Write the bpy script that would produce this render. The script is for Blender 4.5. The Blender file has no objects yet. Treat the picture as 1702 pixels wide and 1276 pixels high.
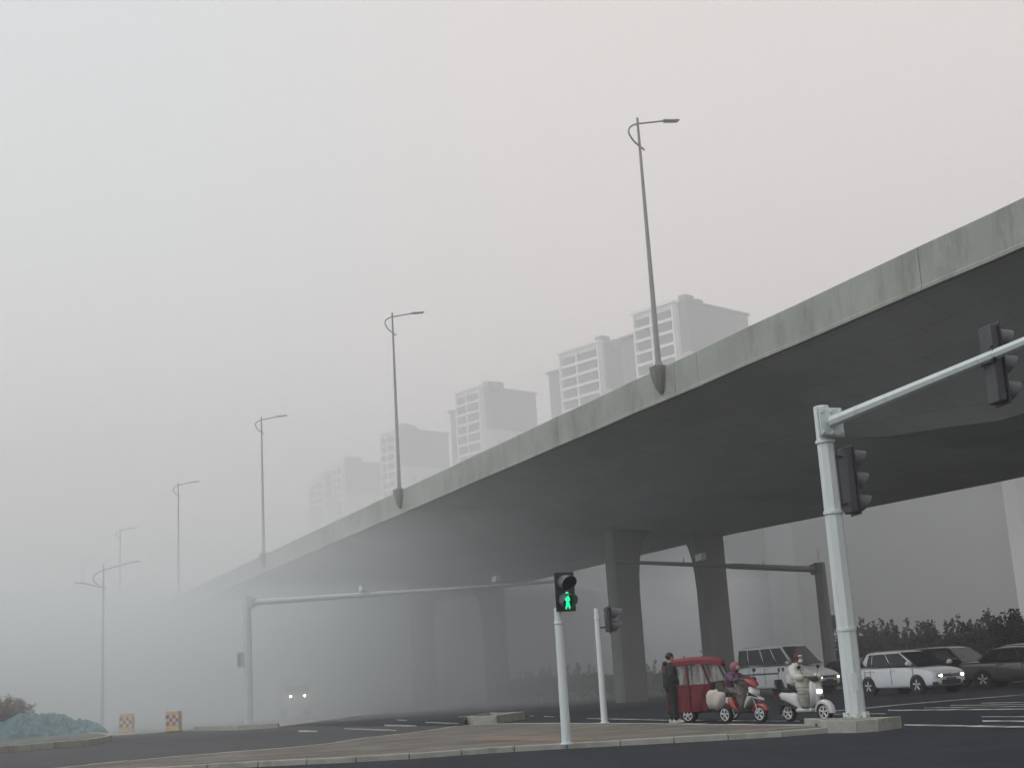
import bpy, math, random
from mathutils import Vector as V, Matrix, noise
random.seed(7)
SC = bpy.context.scene
COL = SC.collection
R_ = math.radians

# ------------------------------------------------------------------ camera (surveyed from the photograph)
FPX, ROLL, PITCH, EYE = 2200.0, R_(3.5), math.atan(499 / 2200.0), 1.2
_F = V((0, math.cos(PITCH), math.sin(PITCH)))
_r0, _u0 = V((1, 0, 0)), V((0, -math.sin(PITCH), math.cos(PITCH)))
_R = _r0 * math.cos(ROLL) - _u0 * math.sin(ROLL)
_U = _r0 * math.sin(ROLL) + _u0 * math.cos(ROLL)
CAM = V((0, 0, EYE))

def ray(x, y):
    return _F * FPX + _R * (x - 851) + _U * (638 - y)

def G(x, y, z=0.0):
    """the spot on a level surface of height z that the survey pixel shows"""
    v = ray(x, y)
    return CAM + v * ((z - EYE) / v.z)

def D(x, y, d):
    """the point at d metres ahead that the survey pixel shows"""
    v = ray(x, y)
    return CAM + v * (d / v.y)

cd = bpy.data.cameras.new('camera')
cam = bpy.data.objects.new('camera', cd)
COL.objects.link(cam)
cam.matrix_world = Matrix(((_R.x, _U.x, -_F.x, CAM.x), (_R.y, _U.y, -_F.y, CAM.y), (_R.z, _U.z, -_F.z, CAM.z), (0, 0, 0, 1)))
cd.sensor_width = 36
cd.lens = 36 * FPX / 1702
cd.clip_start, cd.clip_end = 0.1, 3000
SC.camera = cam

# ------------------------------------------------------------------ materials
def mat(name, col, rough=.7, var=.12, scale=2.0, metal=0.0, bump=0.0, col2=None, detail=6, stretch=None, coat=0.0, spec=None):
    m = bpy.data.materials.new(name)
    m.use_nodes = True
    nt = m.node_tree
    b = nt.nodes['Principled BSDF']
    b.inputs['Roughness'].default_value = rough
    b.inputs['Metallic'].default_value = metal
    if coat:
        b.inputs['Coat Weight'].default_value = coat
        b.inputs['Coat Roughness'].default_value = .08
    if spec is not None:
        b.inputs['Specular IOR Level'].default_value = spec
    tc = nt.nodes.new('ShaderNodeTexCoord')
    mp = nt.nodes.new('ShaderNodeMapping')
    if stretch: mp.inputs['Scale'].default_value = stretch
    nz = nt.nodes.new('ShaderNodeTexNoise')
    nz.inputs['Scale'].default_value = scale
    nz.inputs['Detail'].default_value = detail
    nz.inputs['Roughness'].default_value = .62
    cr = nt.nodes.new('ShaderNodeValToRGB')
    c = V(col)
    lo = c * (1 - var)
    hi = V(col2) if col2 else c * (1 + var)
    cr.color_ramp.elements[0].position, cr.color_ramp.elements[1].position = .3, .7
    cr.color_ramp.elements[0].color = (*lo, 1)
    cr.color_ramp.elements[1].color = (*hi, 1)
    L = nt.links.new
    L(tc.outputs['Object'], mp.inputs['Vector'])
    L(mp.outputs['Vector'], nz.inputs['Vector'])
    L(nz.outputs['Fac'], cr.inputs['Fac'])
    L(cr.outputs['Color'], b.inputs['Base Color'])
    if bump:
        bp = nt.nodes.new('ShaderNodeBump')
        bp.inputs['Strength'].default_value = bump
        bp.inputs['Distance'].default_value = .02
        n2 = nt.nodes.new('ShaderNodeTexNoise')
        n2.inputs['Scale'].default_value = scale * 6
        n2.inputs['Detail'].default_value = 4
        L(mp.outputs['Vector'], n2.inputs['Vector'])
        L(n2.outputs['Fac'], bp.inputs['Height'])
        L(bp.outputs['Normal'], b.inputs['Normal'])
    return m

def stain_or_shade(m, dark, scale, stretch, lo=.5, hi=.72, amt=.6):
    """multiply irregular stains or painted fold shade into a material's own colour"""
    nt = m.node_tree
    b = nt.nodes['Principled BSDF']
    src = b.inputs['Base Color'].links[0].from_socket
    tc = nt.nodes.new('ShaderNodeTexCoord')
    mp = nt.nodes.new('ShaderNodeMapping'); mp.inputs['Scale'].default_value = stretch
    nz = nt.nodes.new('ShaderNodeTexNoise'); nz.inputs['Scale'].default_value = scale; nz.inputs['Detail'].default_value = 8
    nz.inputs['Roughness'].default_value = .7
    cr = nt.nodes.new('ShaderNodeValToRGB')
    cr.color_ramp.elements[0].position, cr.color_ramp.elements[1].position = lo, hi
    cr.color_ramp.elements[0].color = (0, 0, 0, 1)
    cr.color_ramp.elements[1].color = (amt, amt, amt, 1)
    mx = nt.nodes.new('ShaderNodeMixRGB')
    L = nt.links.new
    L(tc.outputs['Object'], mp.inputs['Vector']); L(mp.outputs['Vector'], nz.inputs['Vector'])
    L(nz.outputs['Fac'], cr.inputs['Fac']); L(cr.outputs['Color'], mx.inputs['Fac'])
    mx.inputs['Color2'].default_value = (*dark, 1)
    L(src, mx.inputs['Color1']); L(mx.outputs['Color'], b.inputs['Base Color'])
    return m

def glow(name, col, strength):
    m = bpy.data.materials.new(name)
    m.use_nodes = True
    b = m.node_tree.nodes['Principled BSDF']
    b.inputs['Base Color'].default_value = (*[min(1, c) for c in col], 1)
    b.inputs['Emission Color'].default_value = (*col, 1)
    b.inputs['Emission Strength'].default_value = strength
    return m

def glassy(name, col, rough=.08):
    m = mat(name, col, rough, .1, 1.5)
    m.node_tree.nodes['Principled BSDF'].inputs['Specular IOR Level'].default_value = .22
    return m

M = {}
M['asphalt'] = stain_or_shade(mat('asphalt', (.02, .025, .034), .8, .3, .5, bump=.35, spec=.12), (.034, .037, .042), .12, (1, .35, 1), .5, .62, .8)
M['asphalt_sheen'] = stain_or_shade(mat('asphalt_fog_sheen', (.04, .043, .048), .7, .2, .35, bump=.2, spec=.35), (.028, .03, .034), .12, (1, 1, 1), .42, .62, .8)  # lighter, glossier colour stands in for bright fog reflected off the slip road
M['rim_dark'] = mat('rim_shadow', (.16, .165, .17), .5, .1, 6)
M['paint'] = stain_or_shade(mat('road_paint', (.55, .56, .54), .7, .1, 3), (.06, .06, .065), 1.6, (1, 1, 1), .38, .58, .9)
M['kerb'] = stain_or_shade(mat('kerb_stone', (.33, .34, .31), .85, .16, 3, bump=.3), (.14, .15, .11), 1.3, (1, 1, 1), .5, .7, .7)
M['concrete'] = stain_or_shade(stain_or_shade(mat('bridge_concrete', (.315, .34, .315), .88, .14, .5, bump=.12), (.15, .16, .145), .35, (1, 1, .5), .5, .7, .75),
                        (.2, .19, .165), 1.3, (1.4, 1.4, .22), .52, .68, .6)
M['soffit'] = stain_or_shade(mat('soffit_concrete', (.45, .46, .45), .9, .1, .25), (.34, .345, .335), .18, (1, 1, 1), .5, .75, .6)
def formwork(m):
    nt_ = m.node_tree; b_ = nt_.nodes['Principled BSDF']; src = b_.inputs['Base Color'].links[0].from_socket
    tc_ = nt_.nodes.new('ShaderNodeTexCoord'); mp_ = nt_.nodes.new('ShaderNodeMapping')
    mp_.inputs['Rotation'].default_value = (0, 0, -math.atan2(.8891, -.4577))
    br_ = nt_.nodes.new('ShaderNodeTexBrick')
    br_.inputs['Scale'].default_value = 1; br_.inputs['Brick Width'].default_value = 2.44; br_.inputs['Row Height'].default_value = 1.22; br_.inputs['Mortar Size'].default_value = .012
    br_.inputs['Color1'].default_value = (1, 1, 1, 1); br_.inputs['Color2'].default_value = (.9, .91, .92, 1); br_.inputs['Mortar'].default_value = (.68, .68, .68, 1)
    mx_ = nt_.nodes.new('ShaderNodeMixRGB'); mx_.blend_type = 'MULTIPLY'; mx_.inputs['Fac'].default_value = 1
    L = nt_.links.new
    L(tc_.outputs['Object'], mp_.inputs['Vector']); L(mp_.outputs['Vector'], br_.inputs['Vector'])
    L(src, mx_.inputs['Color1']); L(br_.outputs['Color'], mx_.inputs['Color2']); L(mx_.outputs['Color'], b_.inputs['Base Color'])
    return m
formwork(M['soffit'])
M['pier'] = stain_or_shade(mat('pier_concrete', (.2, .208, .2), .9, .1, .6), (.14, .15, .14), .8, (1, 1, .2), .5, .72, .5)
M['galv'] = mat('galvanised_steel', (.56, .6, .62), .5, .08, 2.5, metal=.1)
M['galv_white'] = stain_or_shade(mat('pale_painted_steel', (.63, .7, .71), .45, .07, 1.6, stretch=(1, 1, .25)), (.3, .31, .29), 2.5, (2, 2, .3), .54, .72, .55)
M['lamp_grey'] = mat('lamp_post_paint', (.29, .295, .315), .5, .1, 2)
M['pole_dark'] = mat('weathered_pole', (.22, .23, .23), .6, .12, 2)
M['signal'] = mat('signal_black', (.018, .02, .024), .45, .15, 4)
M['signal_side'] = mat('signal_casing', (.045, .05, .06), .5, .15, 4)
M['visor'] = mat('visor_grey', (.09, .1, .12), .5, .12, 5)
M['lens'] = glassy('dark_lens', (.02, .03, .03))
M['rubber'] = mat('rubber', (.018, .018, .02), .8, .2, 8)
M['rim'] = mat('alloy', (.6, .61, .62), .4, .08, 5, metal=.2)
M['black'] = mat('black_plastic', (.02, .021, .024), .55, .15, 6)
M['glass'] = glassy('car_glass', (.026, .032, .038))
M['skin'] = mat('skin', (.42, .26, .19), .6, .08, 12)
M['soil'] = mat('reddish_soil', (.16, .1, .08), .95, .3, 6, bump=.5)
M['leaf'] = mat('dark_leaf', (.03, .038, .028), .7, .4, 1.2, col2=(.06, .07, .045))
M['leaf_dry'] = mat('dry_leaf', (.2, .15, .13), .8, .3, 2)
M['twig'] = mat('twig', (.06, .05, .04), .9, .2, 6)

# ------------------------------------------------------------------ mesh helpers
class MB:
    def __init__(self):
        self.v, self.f = [], []
    def add(self, vs, fs):
        o = len(self.v)
        self.v += [tuple(p) for p in vs]
        self.f += [tuple(i + o for i in f) for f in fs]
        return self
    def box(self, c, s, rz=0, rx=0, ry=0, taper=1.0):
        m = Matrix.Translation(V(c)) @ Matrix.Rotation(rz, 4, 'Z') @ Matrix.Rotation(ry, 4, 'Y') @ Matrix.Rotation(rx, 4, 'X')
        h = V(s) / 2
        vs = []
        for z in (-1, 1):
            k = taper if z > 0 else 1
            for x, y in ((-1, -1), (1, -1), (1, 1), (-1, 1)):
                vs.append(m @ V((x * h.x * k, y * h.y * k, z * h.z)))
        return self.add(vs, [(3, 2, 1, 0), (4, 5, 6, 7), (0, 1, 5, 4), (1, 2, 6, 5), (2, 3, 7, 6), (3, 0, 4, 7)])
    def loft(self, rings, caps=True):
        n = len(rings[0])
        vs = [p for r in rings for p in r]
        fs = []
        for i in range(len(rings) - 1):
            for j in range(n):
                k = (j + 1) % n
                fs.append((i * n + j, i * n + k, (i + 1) * n + k, (i + 1) * n + j))
        if caps:
            fs.append(tuple(range(n - 1, -1, -1)))
            fs.append(tuple((len(rings) - 1) * n + j for j in range(n)))
        return self.add(vs, fs)
    def tube(self, pts, rad, seg=10):
        pts = [V(p) for p in pts]
        if not isinstance(rad, (list, tuple)): rad = [rad] * len(pts)
        rings = []
        up = None
        for i, p in enumerate(pts):
            t = (pts[min(i + 1, len(pts) - 1)] - pts[max(i - 1, 0)]).normalized()
            if up is None:
                up = V((0, 0, 1)) if abs(t.z) < .9 else V((1, 0, 0))
            a = t.cross(up)
            if a.length < 1e-4: a = t.cross(V((0, 1, 0)))
            a.normalize()
            b = a.cross(t).normalized()
            up = b
            rings.append([p + a * (rad[i] * math.cos(k * 2 * math.pi / seg)) + b * (rad[i] * math.sin(k * 2 * math.pi / seg)) for k in range(seg)])
        return self.loft(rings)
    def lathe(self, prof, axis='Y', c=(0, 0, 0), seg=24):
        """prof: (distance along the axis, radius)"""
        rings = []
        for h, r in prof:
            ring = []
            for k in range(seg):
                a = k * 2 * math.pi / seg
                x, y = r * math.cos(a), r * math.sin(a)
                p = {'Y': (x, h, y), 'X': (h, x, y), 'Z': (x, y, h)}[axis]
                ring.append(V(p) + V(c))
            rings.append(ring)
        return self.loft(rings)
    def ball(self, c, r, seg=14, rings=8, fn=None):
        r = V(r) if hasattr(r, '__len__') else V((r, r, r))
        rr = []
        for i in range(rings + 1):
            a = -math.pi / 2 + math.pi * (.03 + .94 * i / rings)
            rr.append([V(c) + V((r.x * math.cos(a) * math.cos(t), r.y * math.cos(a) * math.sin(t), r.z * math.sin(a))) for t in [k * 2 * math.pi / seg for k in range(seg)]])
        return self.loft(rr)
    def prism(self, poly, z0, z1):
        n = len(poly)
        vs = [(p[0], p[1], z0) for p in poly] + [(p[0], p[1], z1) for p in poly]
        a = sum(poly[i][0] * poly[(i + 1) % n][1] - poly[(i + 1) % n][0] * poly[i][1] for i in range(n))
        fs = [(i, (i + 1) % n, n + (i + 1) % n, n + i) for i in range(n)] + [tuple(range(n - 1, -1, -1)), tuple(range(n, 2 * n))]
        if a < 0: fs = [tuple(reversed(f)) for f in fs]
        return self.add(vs, fs)
    def side(self, poly, y0, y1):
        """polygon in x,z given, extruded along y"""
        n = len(poly)
        vs = [(p[0], y0, p[1]) for p in poly] + [(p[0], y1, p[1]) for p in poly]
        fs = [(i, (i + 1) % n, n + (i + 1) % n, n + i) for i in range(n)] + [tuple(range(n - 1, -1, -1)), tuple(range(n, 2 * n))]
        return self.add(vs, fs)
    def build(self, name, m, parent=None, smooth=35, bevel=0, seg=2):
        me = bpy.data.meshes.new(name)
        me.from_pydata(self.v, [], self.f)
        me.materials.append(m)
        import bmesh
        bm = bmesh.new(); bm.from_mesh(me)
        bmesh.ops.recalc_face_normals(bm, faces=bm.faces)
        bm.to_mesh(me); bm.free()
        o = bpy.data.objects.new(name, me)
        COL.objects.link(o)
        if parent: o.parent = parent
        if smooth:
            me.shade_smooth()
            me.set_sharp_from_angle(angle=R_(smooth))
        if bevel:
            md = o.modifiers.new('bevel', 'BEVEL')
            md.width, md.segments, md.limit_method, md.angle_limit = bevel, seg, 'ANGLE', R_(40)
        return o

def tag(o, label=None, cat=None, group=None, kind=None):
    if label: o['label'] = label
    if cat: o['category'] = cat
    if group: o['group'] = group
    if kind: o['kind'] = kind
    return o

def empty(name, loc=(0, 0, 0), rz=0, label=None, cat=None, group=None):
    o = bpy.data.objects.new(name, None)
    COL.objects.link(o)
    o.location = loc
    o.rotation_euler = (0, 0, rz)
    o.empty_display_size = .3
    return tag(o, label, cat, group)

KIDS = {}
def copy_tree(o, parent=None):
    c = o.copy()
    COL.objects.link(c)
    if parent: c.parent = parent
    for ch in list(o.children):
        copy_tree(ch, c)
    return c

def skin(joints, edges, sub=2):
    """one continuous surface grown over a skeleton; joints: (x, y, z, rx, ry)"""
    me = bpy.data.meshes.new('skeleton')
    me.from_pydata([j[:3] for j in joints], edges, [])
    o = bpy.data.objects.new('skeleton', me)
    COL.objects.link(o)
    sm = o.modifiers.new('skin', 'SKIN')
    sm.use_smooth_shade = True
    for i, sv in enumerate(me.skin_vertices[0].data):
        sv.radius = (joints[i][3], joints[i][4] if len(joints[i]) > 4 else joints[i][3])
        sv.use_root = i == 0
    ss = o.modifiers.new('subdivision', 'SUBSURF')
    ss.levels = ss.render_levels = sub
    dg = bpy.context.evaluated_depsgraph_get()
    out = bpy.data.meshes.new_from_object(o.evaluated_get(dg))
    bpy.data.objects.remove(o)
    out.shade_smooth()
    return out

def mobj(name, me, m, parent=None):
    me.materials.clear()
    me.materials.append(m)
    me.name = name
    o = bpy.data.objects.new(name, me)
    COL.objects.link(o)
    if parent: o.parent = parent
    return o

def crumple(me, amp, scale, seed=0):
    for v in me.vertices:
        p = v.co * scale + V((seed, seed * 2, 0))
        v.co += v.normal * (noise.noise(p) * amp + noise.noise(p * 2.7) * amp * .5)

# ------------------------------------------------------------------ light
w = bpy.data.worlds.new('World')
SC.world = w
w.use_nodes = True
nt = w.node_tree
bg = nt.nodes['Background']
sky = nt.nodes.new('ShaderNodeTexSky')
sky.sky_type = 'NISHITA'
sky.sun_disc = False
SUN_EL, SUN_AZ = R_(48), R_(-115)
sky.sun_elevation, sky.sun_rotation = SUN_EL, SUN_AZ
sky.dust_density, sky.air_density, sky.ozone_density = 6, 1.0, 1.0
hs = nt.nodes.new('ShaderNodeHueSaturation')
hs.inputs['Saturation'].default_value = .12
cl = nt.nodes.new('ShaderNodeMixRGB')     # an even cloud deck over the clear sky
cl.inputs['Fac'].default_value = .75
wt = nt.nodes.new('ShaderNodeTexCoord'); wx = nt.nodes.new('ShaderNodeSeparateXYZ')
wr_ = nt.nodes.new('ShaderNodeValToRGB')     # cloud cooler to the west, warmer towards the morning side
wr_.color_ramp.elements[0].position, wr_.color_ramp.elements[0].color = .38, (6.35, 6.55, 6.6, 1)
wr_.color_ramp.elements[1].position, wr_.color_ramp.elements[1].color = .53, (6.95, 6.45, 6.25, 1)
wm = nt.nodes.new('ShaderNodeMapRange'); wm.inputs['From Min'].default_value = -1
nt.links.new(wt.outputs['Generated'], wx.inputs['Vector']); nt.links.new(wx.outputs['X'], wm.inputs['Value'])
nt.links.new(wm.outputs['Result'], wr_.inputs['Fac']); nt.links.new(wr_.outputs['Color'], cl.inputs['Color2'])
nt.links.new(sky.outputs['Color'], hs.inputs['Color'])
nt.links.new(hs.outputs['Color'], cl.inputs['Color1'])
nt.links.new(cl.outputs['Color'], bg.inputs['Color'])
bg.inputs['Strength'].default_value = .15
sl = bpy.data.lights.new('sun', 'SUN')
sl.energy, sl.angle, sl.color = .55, R_(40), (1, .95, .9)
sun = bpy.data.objects.new('sun', sl)
COL.objects.link(sun)
sd = V((math.sin(SUN_AZ) * math.cos(SUN_EL), math.cos(SUN_AZ) * math.cos(SUN_EL), math.sin(SUN_EL)))
sun.rotation_euler = sd.to_track_quat('Z', 'Y').to_euler()
sun.location = (0, 0, 150)

vs = SC.view_settings
SC.display_settings.display_device = 'sRGB'
vs.view_transform, vs.look, vs.gamma, vs.exposure = 'Standard', 'None', 1, -0.12
vs.use_curve_mapping = False
cy = SC.cycles
cy.use_denoising = True
cy.denoiser = 'OPENIMAGEDENOISE'
cy.max_bounces, cy.diffuse_bounces, cy.glossy_bounces, cy.volume_bounces, cy.transmission_bounces, cy.transparent_max_bounces = 8, 4, 3, 4, 4, 12
cy.sample_clamp_indirect = 8
cy.use_adaptive_sampling = True
cy.adaptive_threshold = .02

# ------------------------------------------------------------------ haze: thin air over everything, and the low fog bank lying under the flyover
def fog_mat(name, col, dens, g=.2):
    m = bpy.data.materials.new(name)
    m.use_nodes = True
    t = m.node_tree
    for n in list(t.nodes):
        if n.type != 'OUTPUT_MATERIAL': t.nodes.remove(n)
    out = t.nodes[0]
    pv = t.nodes.new('ShaderNodeVolumePrincipled')
    pv.inputs['Color'].default_value = (*col, 1)
    pv.inputs['Density'].default_value = dens
    pv.inputs['Anisotropy'].default_value = g
    t.links.new(pv.outputs['Volume'], out.inputs['Volume'])
    return m

# each layer is a closed box of even density: (footprint, bottom, top, density, colour, label)
FOG = [
    ([(-640, -160), (640, -160), (640, 820), (-640, 820)], -1.3, 98, .0016, (.94, .94, .945), 'thin pale haze filling all the air of the junction'),
    ([(-620, 175), (620, 150), (620, 800), (-620, 800)], -1.2, 97, .0036, (.947, .944, .943), 'thicker pinkish haze round the distant apartment towers'),
    ([(-560, 24), (-60, 42), (0, 52), (22, 64), (66, 152), (90, 300), (80, 760), (-560, 760)], -1.1, 14.6, .0085, (.915, .952, .968), 'cool fog bank rising to the flyover parapet on the left'),
    ([(-540, 50), (-60, 56), (-12, 60), (2, 67), (10, 84), (22, 122), (40, 150), (60, 300), (60, 740), (-540, 740)], -.9, 9.8, .03, (.925, .96, .975), 'dense fog lying on the road under the flyover'),
    ([(-520, 60), (-60, 66), (-14, 70), (-2, 80), (8, 98), (18, 140), (40, 300), (40, 720), (-520, 720)], -.7, 7.4, .055, (.93, .96, .975), 'densest fog at road level among the far flyover piers'),
]
for poly, z0, z1, dens, col, lab in FOG:
    n = len(poly)
    me = bpy.data.meshes.new('haze')
    me.from_pydata([(x, y, z0) for x, y in poly] + [(x, y, z1) for x, y in poly], [],
                   [(i, (i + 1) % n, n + (i + 1) % n, n + i) for i in range(n)] + [tuple(range(n - 1, -1, -1)), tuple(range(n, 2 * n))])
    me.materials.append(fog_mat('haze_air', col, dens))
    haze = bpy.data.objects.new('haze', me)
    COL.objects.link(haze)
    tag(haze, lab, None, None, 'stuff')
# ------------------------------------------------------------------ ground
def sheet(name, poly, z, m, label, kind='structure'):
    mb = MB()
    mb.add([(p[0], p[1], z) for p in poly], [tuple(range(len(poly)))])
    o = mb.build(name, m, smooth=0)
    return tag(o, label, None, None, kind)

sheet('ground', [(-600, -140), (600, -140), (600, 780), (-600, 780)], 0, M['asphalt'], 'dark asphalt of the wide road junction')

def slab(name, poly, z0, z1, m, label):
    mb = MB().prism([(p[0], p[1]) for p in poly], z0, z1)
    return tag(mb.build(name, m, smooth=0, bevel=.012), label, None, None, 'structure')

SLIP = [G(x, y) for x, y in ((-80, 1300), (94, 1277), (247, 1262), (400, 1249), (517, 1240), (617, 1226), (679, 1219), (720, 1213), (764, 1206))]
SLIP += [SLIP[-1] + V((-.4577, .8891, 0)) * 90, V((-60, 140, 0)), V((-60, 40, 0))]
sheet('slip_road', SLIP, .004, M['asphalt_sheen'], 'grey slip road left of the island, coloured lighter for fog sheen')

# pavers of the traffic island
pv = bpy.data.materials.new('pavers'); pv.use_nodes = True
t = pv.node_tree; b = t.nodes['Principled BSDF']; b.inputs['Roughness'].default_value = .85
tc = t.nodes.new('ShaderNodeTexCoord'); mp = t.nodes.new('ShaderNodeMapping'); mp.inputs['Rotation'].default_value = (0, 0, .25)
br = t.nodes.new('ShaderNodeTexBrick')
br.inputs['Scale'].default_value = 1; br.inputs['Brick Width'].default_value = .4; br.inputs['Row Height'].default_value = .2
br.inputs['Mortar Size'].default_value = .012
br.inputs['Color1'].default_value = (.145, .125, .108, 1); br.inputs['Color2'].default_value = (.11, .102, .09, 1); br.inputs['Mortar'].default_value = (.07, .065, .06, 1)
t.links.new(tc.outputs['Object'], mp.inputs['Vector']); t.links.new(mp.outputs['Vector'], br.inputs['Vector']); t.links.new(br.outputs['Color'], b.inputs['Base Color'])
stain_or_shade(pv, (.22, .21, .18), .8, (.5, 1.6, 1), .48, .6, .7)
stain_or_shade(pv, (.05, .048, .045), 1.3, (.4, 1.5, 1), .5, .62, .8)
M['pavers'] = pv
M['tactile'] = stain_or_shade(mat('tactile_tiles', (.2, .14, .105), .85, .15, 4), (.16, .13, .11), 1.5, (1, 1, 1), .45, .65, .8)

front = [(20, 1296), (200, 1287), (415, 1274.5), (509, 1270), (606, 1265.5), (702, 1259.5), (794, 1252.5), (899, 1246), (1000, 1240.5), (1180, 1231), (1306, 1223.5), (1379, 1217.5)]
back = [(1460, 1203.5), (1330, 1203.5), (1180, 1202.5), (1080, 1201), (900, 1200.8), (820, 1201.5), (764, 1205), (720, 1211.5), (679, 1217.5), (617, 1224), (517, 1238.5), (400, 1247.5), (247, 1260), (94, 1275), (0, 1284)]
fw = [G(*p) for p in front]
bw = [G(x, y, .1) for x, y in back]
isl_in = []
KW = .13
def inset(pts, d, side=1):
    out = []
    for i, p in enumerate(pts):
        a, c = pts[max(i - 1, 0)], pts[min(i + 1, len(pts) - 1)]
        t_ = V((c.x - a.x, c.y - a.y, 0)).normalized()
        out.append(V((p.x - t_.y * d * side, p.y + t_.x * d * side, p.z)))
    return out
fin = inset(fw, KW)
bin_ = inset(bw, KW)
slab('island_paving', fin + bin_, -.05, .094, M['pavers'], 'brown paved traffic island with pale kerb')
def kerb(name, line, d, h, label, seg_len=1.0, gap=.012, m=None):
    """kerb stones laid end to end along a line"""
    mb = MB()
    pts = [V((p.x, p.y, 0)) for p in line]
    # resample
    acc, cur = [pts[0]], pts[0]
    i = 0
    L = [0]
    for a, c in zip(pts, pts[1:]): L.append(L[-1] + (c - a).length)
    def at(s):
        for k in range(len(pts) - 1):
            if s <= L[k + 1] or k == len(pts) - 2:
                return pts[k].lerp(pts[k + 1], (s - L[k]) / max(1e-6, L[k + 1] - L[k]))
    n = max(1, round(L[-1] / seg_len))
    q = [at(L[-1] * k / n) for k in range(n + 1)]
    nrm = []
    for k in range(n + 1):
        a, c = q[max(k - 1, 0)], q[min(k + 1, n)]
        tt = (c - a).normalized()
        nrm.append(V((-tt.y, tt.x, 0)))
    for k in range(n):
        tt = (q[k + 1] - q[k]).normalized()
        dz = random.uniform(-.006, .006)
        a, c = q[k] + tt * gap / 2, q[k + 1] - tt * gap / 2
        a2, c2 = a + nrm[k] * d, c + nrm[k + 1] * d
        mb.prism([(p.x, p.y) for p in (a, c, c2, a2)], -.1, h + dz)
    o = mb.build(name, m or M['kerb'], smooth=0, bevel=.015)
    return tag(o, label, None, None, 'structure')
kerb('kerb', fw, KW - .004, .105, 'pale stone kerb along the near edge of the island')
kerb('kerb', bw, KW - .004, .105, 'stone kerb along the far edge of the island')
sheet('tactile_strip', [G(x, y, .098) for x, y in ((790, 1229), (905, 1231), (1010, 1228), (935, 1223.5), (800, 1221))], .099, M['tactile'], 'reddish tactile tiles on the island paving')

# left verge kerb, mound base and the pale pavement beyond
nose = [(-60, 1257), (0, 1250.5), (94, 1243), (150, 1238), (178, 1233), (187, 1229.5), (176, 1226), (150, 1222.5), (110, 1219.5), (40, 1216), (-60, 1214)]
nw = [G(*p) for p in nose]
kerb('kerb', nw, .16, .22, 'pale kerb curving round the netted mound', .8)
M['verge'] = stain_or_shade(mat('verge_soil', (.12, .13, .115), .95, .25, 3, bump=.5), (.2, .3, .3), 1.2, (1, 1, 1), .5, .6, .5)
slab('verge', inset(nw, .16), -.06, .16, M['verge'], 'soil verge inside the curved kerb')
M['paving_pale'] = stain_or_shade(mat('pale_paving', (.3, .31, .3), .9, .12, 1), (.2, .2, .19), .4, (1, 1, 1), .5, .7, .6)
pale = [G(*p) for p in ((150, 1221.5), (176, 1224.5), (235, 1220.5), (320, 1214.6), (400, 1213.2), (462, 1209.5))] + [V((-8, 92, 0)), V((-26, 140, 0)), V((-90, 150, 0)), V((-90, 74, 0))]
slab('pavement', pale, -.05, .06, M['paving_pale'], 'pale pavement fading into fog behind the bollards')
kerb('kerb', [G(*p) for p in ((322, 1214.3), (400, 1213), (462, 1209.3))], .3, .2, 'low kerb blocks at the foot of the foggy gantry', .9)

# road paint
mk = MB()
def line(x0, y0, x1, y1, t=2.0, t1=None):
    t1 = t1 or t
    c = [G(x0, y0 - t / 2), G(x1, y1 - t1 / 2), G(x1, y1 + t1 / 2), G(x0, y0 + t / 2)]
    mk.add([(p.x, p.y, .008) for p in c], [(0, 1, 2, 3)])
for a in [(496, 1214.5, 527, 1214.9, 2.4), (573, 1210.5, 658, 1213.4, 1.8), (639, 1205.0, 692, 1206, 2.4), (660, 1196, 676, 1196.6, 1.8), (707, 1200, 762, 1202, 1.4),
          (830, 1195, 840, 1194.8, 1.6), (862, 1189.6, 872, 1189.8, 1.1), (880, 1189.4, 888, 1189.4, 1), (904, 1190, 921, 1190.8, 1.2), (976, 1193.6, 1100, 1196.2, 1.2), (1080, 1196.5, 1330, 1198.2, 1.1),
          (1384, 1181.6, 1530, 1168, 1.6, 1.2), (1530, 1168, 1740, 1151, 1.2, 1.2), (1476, 1180.2, 1760, 1177.6, 1.9), (1536, 1176.2, 1760, 1172.7, 1.2), (1580, 1172.3, 1760, 1169.6, 1.2), (1631, 1168.2, 1760, 1166.2, 1.2),
          (1631, 1191, 1760, 1191, 1.6), (1633, 1198.2, 1780, 1198.8, 2.2), (1503, 1204.6, 1780, 1209.6, 2.4, 3.0), (1386, 1186.6, 1472, 1186, 1.6), (540, 1196, 575, 1196.6, 1.2), (590, 1190, 612, 1190.5, 1)]:
    line(*a)
tag(mk.build('road_markings', M['paint'], smooth=0), 'worn white lane dashes and crossing stripes on the asphalt', None, None, 'structure')

# small kerb box at the tip of the island
kb = [G(x, y) for x, y in ((762, 1205), (766, 1203), (790, 1204), (826, 1202.3))]
kbt = kb + [V((p.x + .9, p.y + 3.4, 0)) for p in reversed(kb)]
mb = MB()
for i in range(len(kbt)):
    a, c = kbt[i], kbt[(i + 1) % len(kbt)]
    ctr = sum(kbt, V()) / len(kbt)
    ai, ci = a.lerp(ctr, .2), c.lerp(ctr, .2)
    mb.prism([(p.x, p.y) for p in (a, c, ci, ai)], .0, .27)
planter = empty('kerb_planter', ctr, 0, 'low stone kerb box at the far tip of the island', 'kerb box')
o = mb.build('kerb_ring', M['kerb'], planter, 0, .02); o.location = -ctr
o = MB().prism([(p.x * .97 + ctr.x * .03, p.y * .97 + ctr.y * .03) for p in [q.lerp(ctr, .18) for q in kbt]], .0, .16).build('soil', M['soil'], planter, 0); o.location = -ctr

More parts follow.
